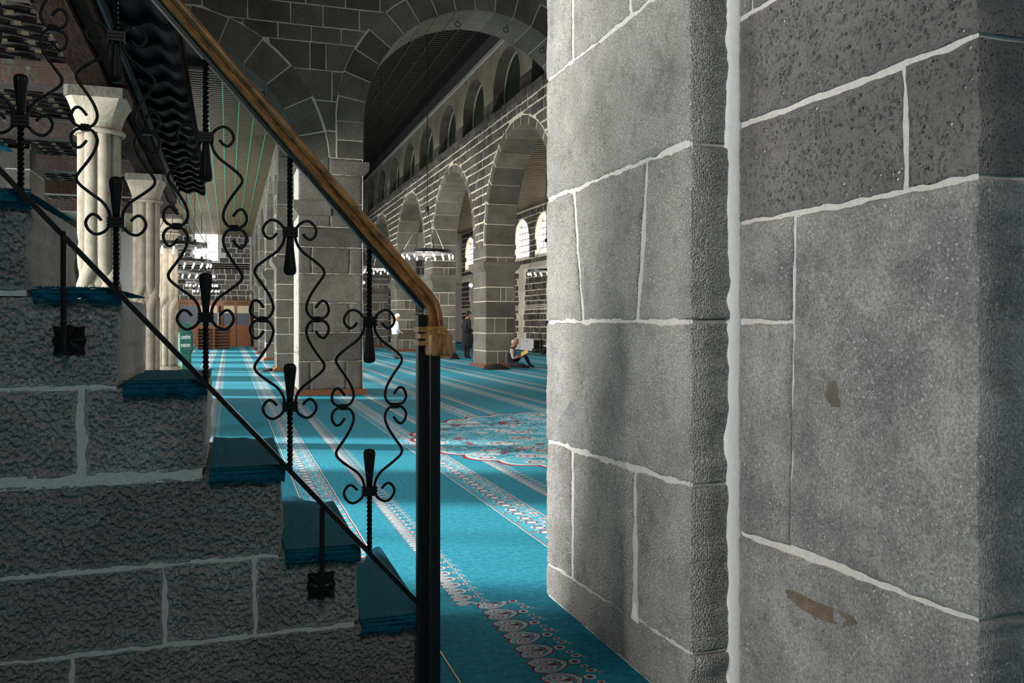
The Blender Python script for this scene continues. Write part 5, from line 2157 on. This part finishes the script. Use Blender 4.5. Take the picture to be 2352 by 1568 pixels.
def standing(name_label, loc, yaw, mats, waist, hem, hair, cap, scale, coat=False, hips=0.12):
    """praying, head bowed, hands folded in front; local +x is forward"""
    t = empty('person', loc, yaw)
    t.scale = (scale,) * 3
    tag(t, name_label, 'person')
    J = {'pelvis': ((0, 0, 0.95), (0.135, 0.165)), 'belly': ((0.01, 0, 1.10), (0.125, 0.16)), 'chest': ((0.005, 0, 1.30), (0.125, 0.185)), 'neck0': ((0.0, 0, 1.45), (0.07, 0.085)), 'neck1': ((0.035, 0, 1.53), 0.052)}
    ed = [('pelvis', 'belly'), ('belly', 'chest'), ('chest', 'neck0'), ('neck0', 'neck1')]
    for s, n in ((-1, 'l'), (1, 'r')):
        J['sh' + n] = ((-0.005, s * 0.195, 1.40), 0.072)
        J['el' + n] = ((-0.03, s * 0.265, 1.12), 0.052)
        J['wr' + n] = ((0.19, s * 0.075, 1.03), 0.036)
        J['hip' + n] = ((0.0, s * 0.092, 0.90), 0.105)
        J['kn' + n] = ((0.015, s * 0.098, 0.50), 0.070)
        J['an' + n] = ((-0.01, s * 0.10, 0.10), 0.050)
        J['to' + n] = ((0.13, s * 0.12, 0.035), 0.036)
        ed += [('chest', 'sh' + n), ('sh' + n, 'el' + n), ('el' + n, 'wr' + n), ('pelvis', 'hip' + n), ('hip' + n, 'kn' + n), ('kn' + n, 'an' + n), ('an' + n, 'to' + n)]

    def choose(c):
        if c.z > 1.47 and abs(c.y) < 0.09:
            return 3
        if c.z < 0.075:
            return 2
        return 0 if c.z > waist or (c.z > 0.9 and c.x > 0.13) else 1
    skin_mesh('body', J, ed, t, [M[m] for m in mats] + [M['skin']], choose)
    if coat:
        # long coat skirt
        v, f = [], []
        n = 20
        for (r1, r2, z) in ((0.16, 0.19, 1.02), (0.17, 0.21, 0.85), (0.18, 0.215, 0.62), (0.185, 0.215, 0.42)):
            for i in range(n):
                a = 2 * pi * i / n
                k = 1 + 0.04 * math.cos(a * 5 + z * 3)
                v.append((r1 * k * math.cos(a), r2 * k * math.sin(a), z))
        for q in range(3):
            for i in range(n):
                f.append((q * n + i, q * n + (i + 1) % n, (q + 1) * n + (i + 1) % n, (q + 1) * n + i))
        f.append(tuple(range(n)))
        f.append(tuple(range(3 * n, 4 * n)))
        mesh_obj('coat_skirt', v, f, M[mats[0]], t, smooth=True)
    hand(t, (0.19, -0.055, 1.03), (0.25, 1, -0.25), (0.6, 0, 1))
    hand(t, (0.20, 0.055, 1.04), (0.3, -1, -0.25), (0.6, 0, 1))
    head(t, (0.075, 0, 1.63), 0, hair, cap, 0.5)
    return t


standing('standing man in pale blue shirt, taupe trousers and white knit cap', (6.05, 32.2, 0), 0.15, ['white_cloth', 'brown_cloth', 'black_cloth'], 0.97, 0, 'hair_grey', 'knit_white', 1.0)
standing('standing man in a long black coat with bowed head', (8.70, 31.55, 0), 0.25, ['black_cloth', 'black_cloth', 'black_cloth'], 0.9, 0, 'hair_dark', None, 1.06, coat=True)


def seated():
    t = empty('person', (8.20, 24.75, 0), -0.35)
    tag(t, 'bald man sitting on the carpet against a pier reading a book', 'person')
    # local +x forward
    J = {'pelvis': ((0, 0, 0.13), (0.13, 0.17)), 'belly': ((0.03, 0, 0.30), (0.12, 0.16)), 'chest': ((0.06, 0, 0.50), (0.12, 0.18)), 'neck0': ((0.07, 0, 0.65), (0.065, 0.08)), 'neck1': ((0.10, 0, 0.72), 0.05)}
    ed = [('pelvis', 'belly'), ('belly', 'chest'), ('chest', 'neck0'), ('neck0', 'neck1')]
    for s, n in ((-1, 'l'), (1, 'r')):
        J['sh' + n] = ((0.06, s * 0.19, 0.59), 0.068)
        J['el' + n] = ((0.10, s * 0.26, 0.33), 0.050)
        J['wr' + n] = ((0.32, s * 0.13, 0.38), 0.035)
        J['hip' + n] = ((0.05, s * 0.10, 0.14), 0.105)
        ed += [('chest', 'sh' + n), ('sh' + n, 'el' + n), ('el' + n, 'wr' + n), ('pelvis', 'hip' + n)]
    J['knr'] = ((0.42, 0.14, 0.47), 0.072)
    J['anr'] = ((0.62, 0.12, 0.10), 0.05)
    J['tor'] = ((0.75, 0.12, 0.035), 0.036)
    J['knl'] = ((0.38, -0.36, 0.12), 0.075)
    J['anl'] = ((0.50, 0.0, 0.07), 0.05)
    J['tol'] = ((0.60, 0.08, 0.04), 0.036)
    ed += [('hipr', 'knr'), ('knr', 'anr'), ('anr', 'tor'), ('hipl', 'knl'), ('knl', 'anl'), ('anl', 'tol')]

    def choose(c):
        if c.z > 0.665 and abs(c.y) < 0.09:
            return 3
        if abs(c.y) > 0.17 and 0.26 < c.z < 0.62 and c.x < 0.24:
            return 2
        if 0.24 < c.x < 0.4 and abs(c.y) < 0.24 and c.z > 0.30 and c.y < 0.1:
            return 3
        return 1 if c.z < 0.24 or c.x > 0.24 else 0
    skin_mesh('body', J, ed, t, [M['black_cloth'], M['navy_cloth'], M['mauve_cloth'], M['skin']], choose)
    hand(t, (0.32, -0.13, 0.38), (1, 0.2, 0.35), (0, 1, 0))
    hand(t, (0.32, 0.13, 0.40), (1, -0.1, 0.4), (0, 1, 0))
    h = head(t, (0.145, 0, 0.815), 0.0, None, None, 0.5)
    v, f = ellipsoid((-0.055, 0, -0.01), 0.05, 0.080, 0.06, 12, 8)
    mesh_obj('hair', v, f, M['hair_grey'], h, smooth=True)
    return t


seated()
# the open book in his hands
bk = empty('book', (8.62, 24.60, 0.47), -0.35)
tag(bk, 'open yellow book held by the seated man', 'book')
for s in (-1, 1):
    a = 0.35 * s
    mb = MB().obox((0.0, 0.10 * s, 0.03), Vector((0.10, 0, 0.05)), Vector((0, 0.095, 0.035 * s * s)) * 1.0, Vector((-0.006, 0, 0.011)))
    mb.build('pages', M['paper'], bk)
    MB().obox((0.006, 0.10 * s, 0.014), Vector((0.105, 0, 0.0525)), Vector((0, 0.10, 0.036)), Vector((-0.0015, 0, 0.003))).build('cover', M['yellow_cover'], bk)


def cloth_heap(loc, rx, ry, h, label, cat, seed, mat='black_cloth', name='folded_coat'):
    n, m = 28, 10
    v, f = [], []
    for j in range(m + 1):
        s = j / m
        for i in range(n):
            a = 2 * pi * i / n
            k = 1 + 0.12 * math.sin(3 * a + seed) + 0.08 * math.sin(7 * a + seed * 2)
            z = h * (1 - s * s) * (1 + 0.25 * math.sin(4 * a + 5 * s + seed)) if s < 1 else 0.0
            v.append((rx * s * k * math.cos(a), ry * s * k * math.sin(a), max(z, 0)))
    for j in range(m):
        for i in range(n):
            f.append((j * n + i, j * n + (i + 1) % n, (j + 1) * n + (i + 1) % n, (j + 1) * n + i))
    o = mesh_obj(name, v, f, M[mat], smooth=True)
    o.location = loc
    tag(o, label, cat)
    return o


cloth_heap((7.68, 24.50, 0.0), 0.42, 0.22, 0.14, 'black coat lying on the carpet beside the seated reader', 'coat', 1.0)
cloth_heap((8.22, 31.65, 0.0), 0.20, 0.16, 0.20, 'black bag on the carpet by the feet of the man in the long coat', 'bag', 2.2, name='bag')


def reclining():
    t = empty('person', (13.2, 34.9, 0), 1.75)
    tag(t, 'person in black lying on the carpet, feet towards the white heater', 'person')
    J = {'pelvis': ((0, 0, 0.14), (0.14, 0.17)), 'belly': ((-0.2, 0, 0.20), (0.13, 0.16)), 'chest': ((-0.40, 0, 0.30), (0.13, 0.18)), 'neck': ((-0.58, 0, 0.40), 0.06)}
    ed = [('pelvis', 'belly'), ('belly', 'chest'), ('chest', 'neck')]
    for s, n in ((-1, 'l'), (1, 'r')):
        J['sh' + n] = ((-0.47, s * 0.19, 0.33), 0.07)
        J['el' + n] = ((-0.40, s * 0.30, 0.10), 0.05)
        J['wr' + n] = ((-0.15, s * 0.30, 0.05), 0.036)
        J['hip' + n] = ((0.05, s * 0.1, 0.13), 0.105)
        J['kn' + n] = ((0.48, s * 0.11, 0.16), 0.072)
        J['an' + n] = ((0.88, s * 0.10, 0.08), 0.05)
        J['to' + n] = ((0.94, s * 0.11, 0.24), 0.034)
        ed += [('chest', 'sh' + n), ('sh' + n, 'el' + n), ('el' + n, 'wr' + n), ('pelvis', 'hip' + n), ('hip' + n, 'kn' + n), ('kn' + n, 'an' + n), ('an' + n, 'to' + n)]
    skin_mesh('body', J, ed, t, [M['black_cloth'], M['skin']], lambda c: 1 if c.x < -0.56 else 0)
    hand(t, (-0.15, -0.30, 0.05), (1, 0, -0.1), (0, 1, 0))
    hand(t, (-0.15, 0.30, 0.05), (1, 0, -0.1), (0, 1, 0))
    head(t, (-0.66, 0, 0.50), 0, 'hair_dark', None, 0.2)


reclining()

# brass strip where two carpets meet by the stair foot
o = MB().box(0.878, 0.884, 2.6, 3.65, 0.0, 0.003).build('brass_strip', M['brass'])
tag(o, 'thin brass edging strip on the carpet by the stair post', 'trim')
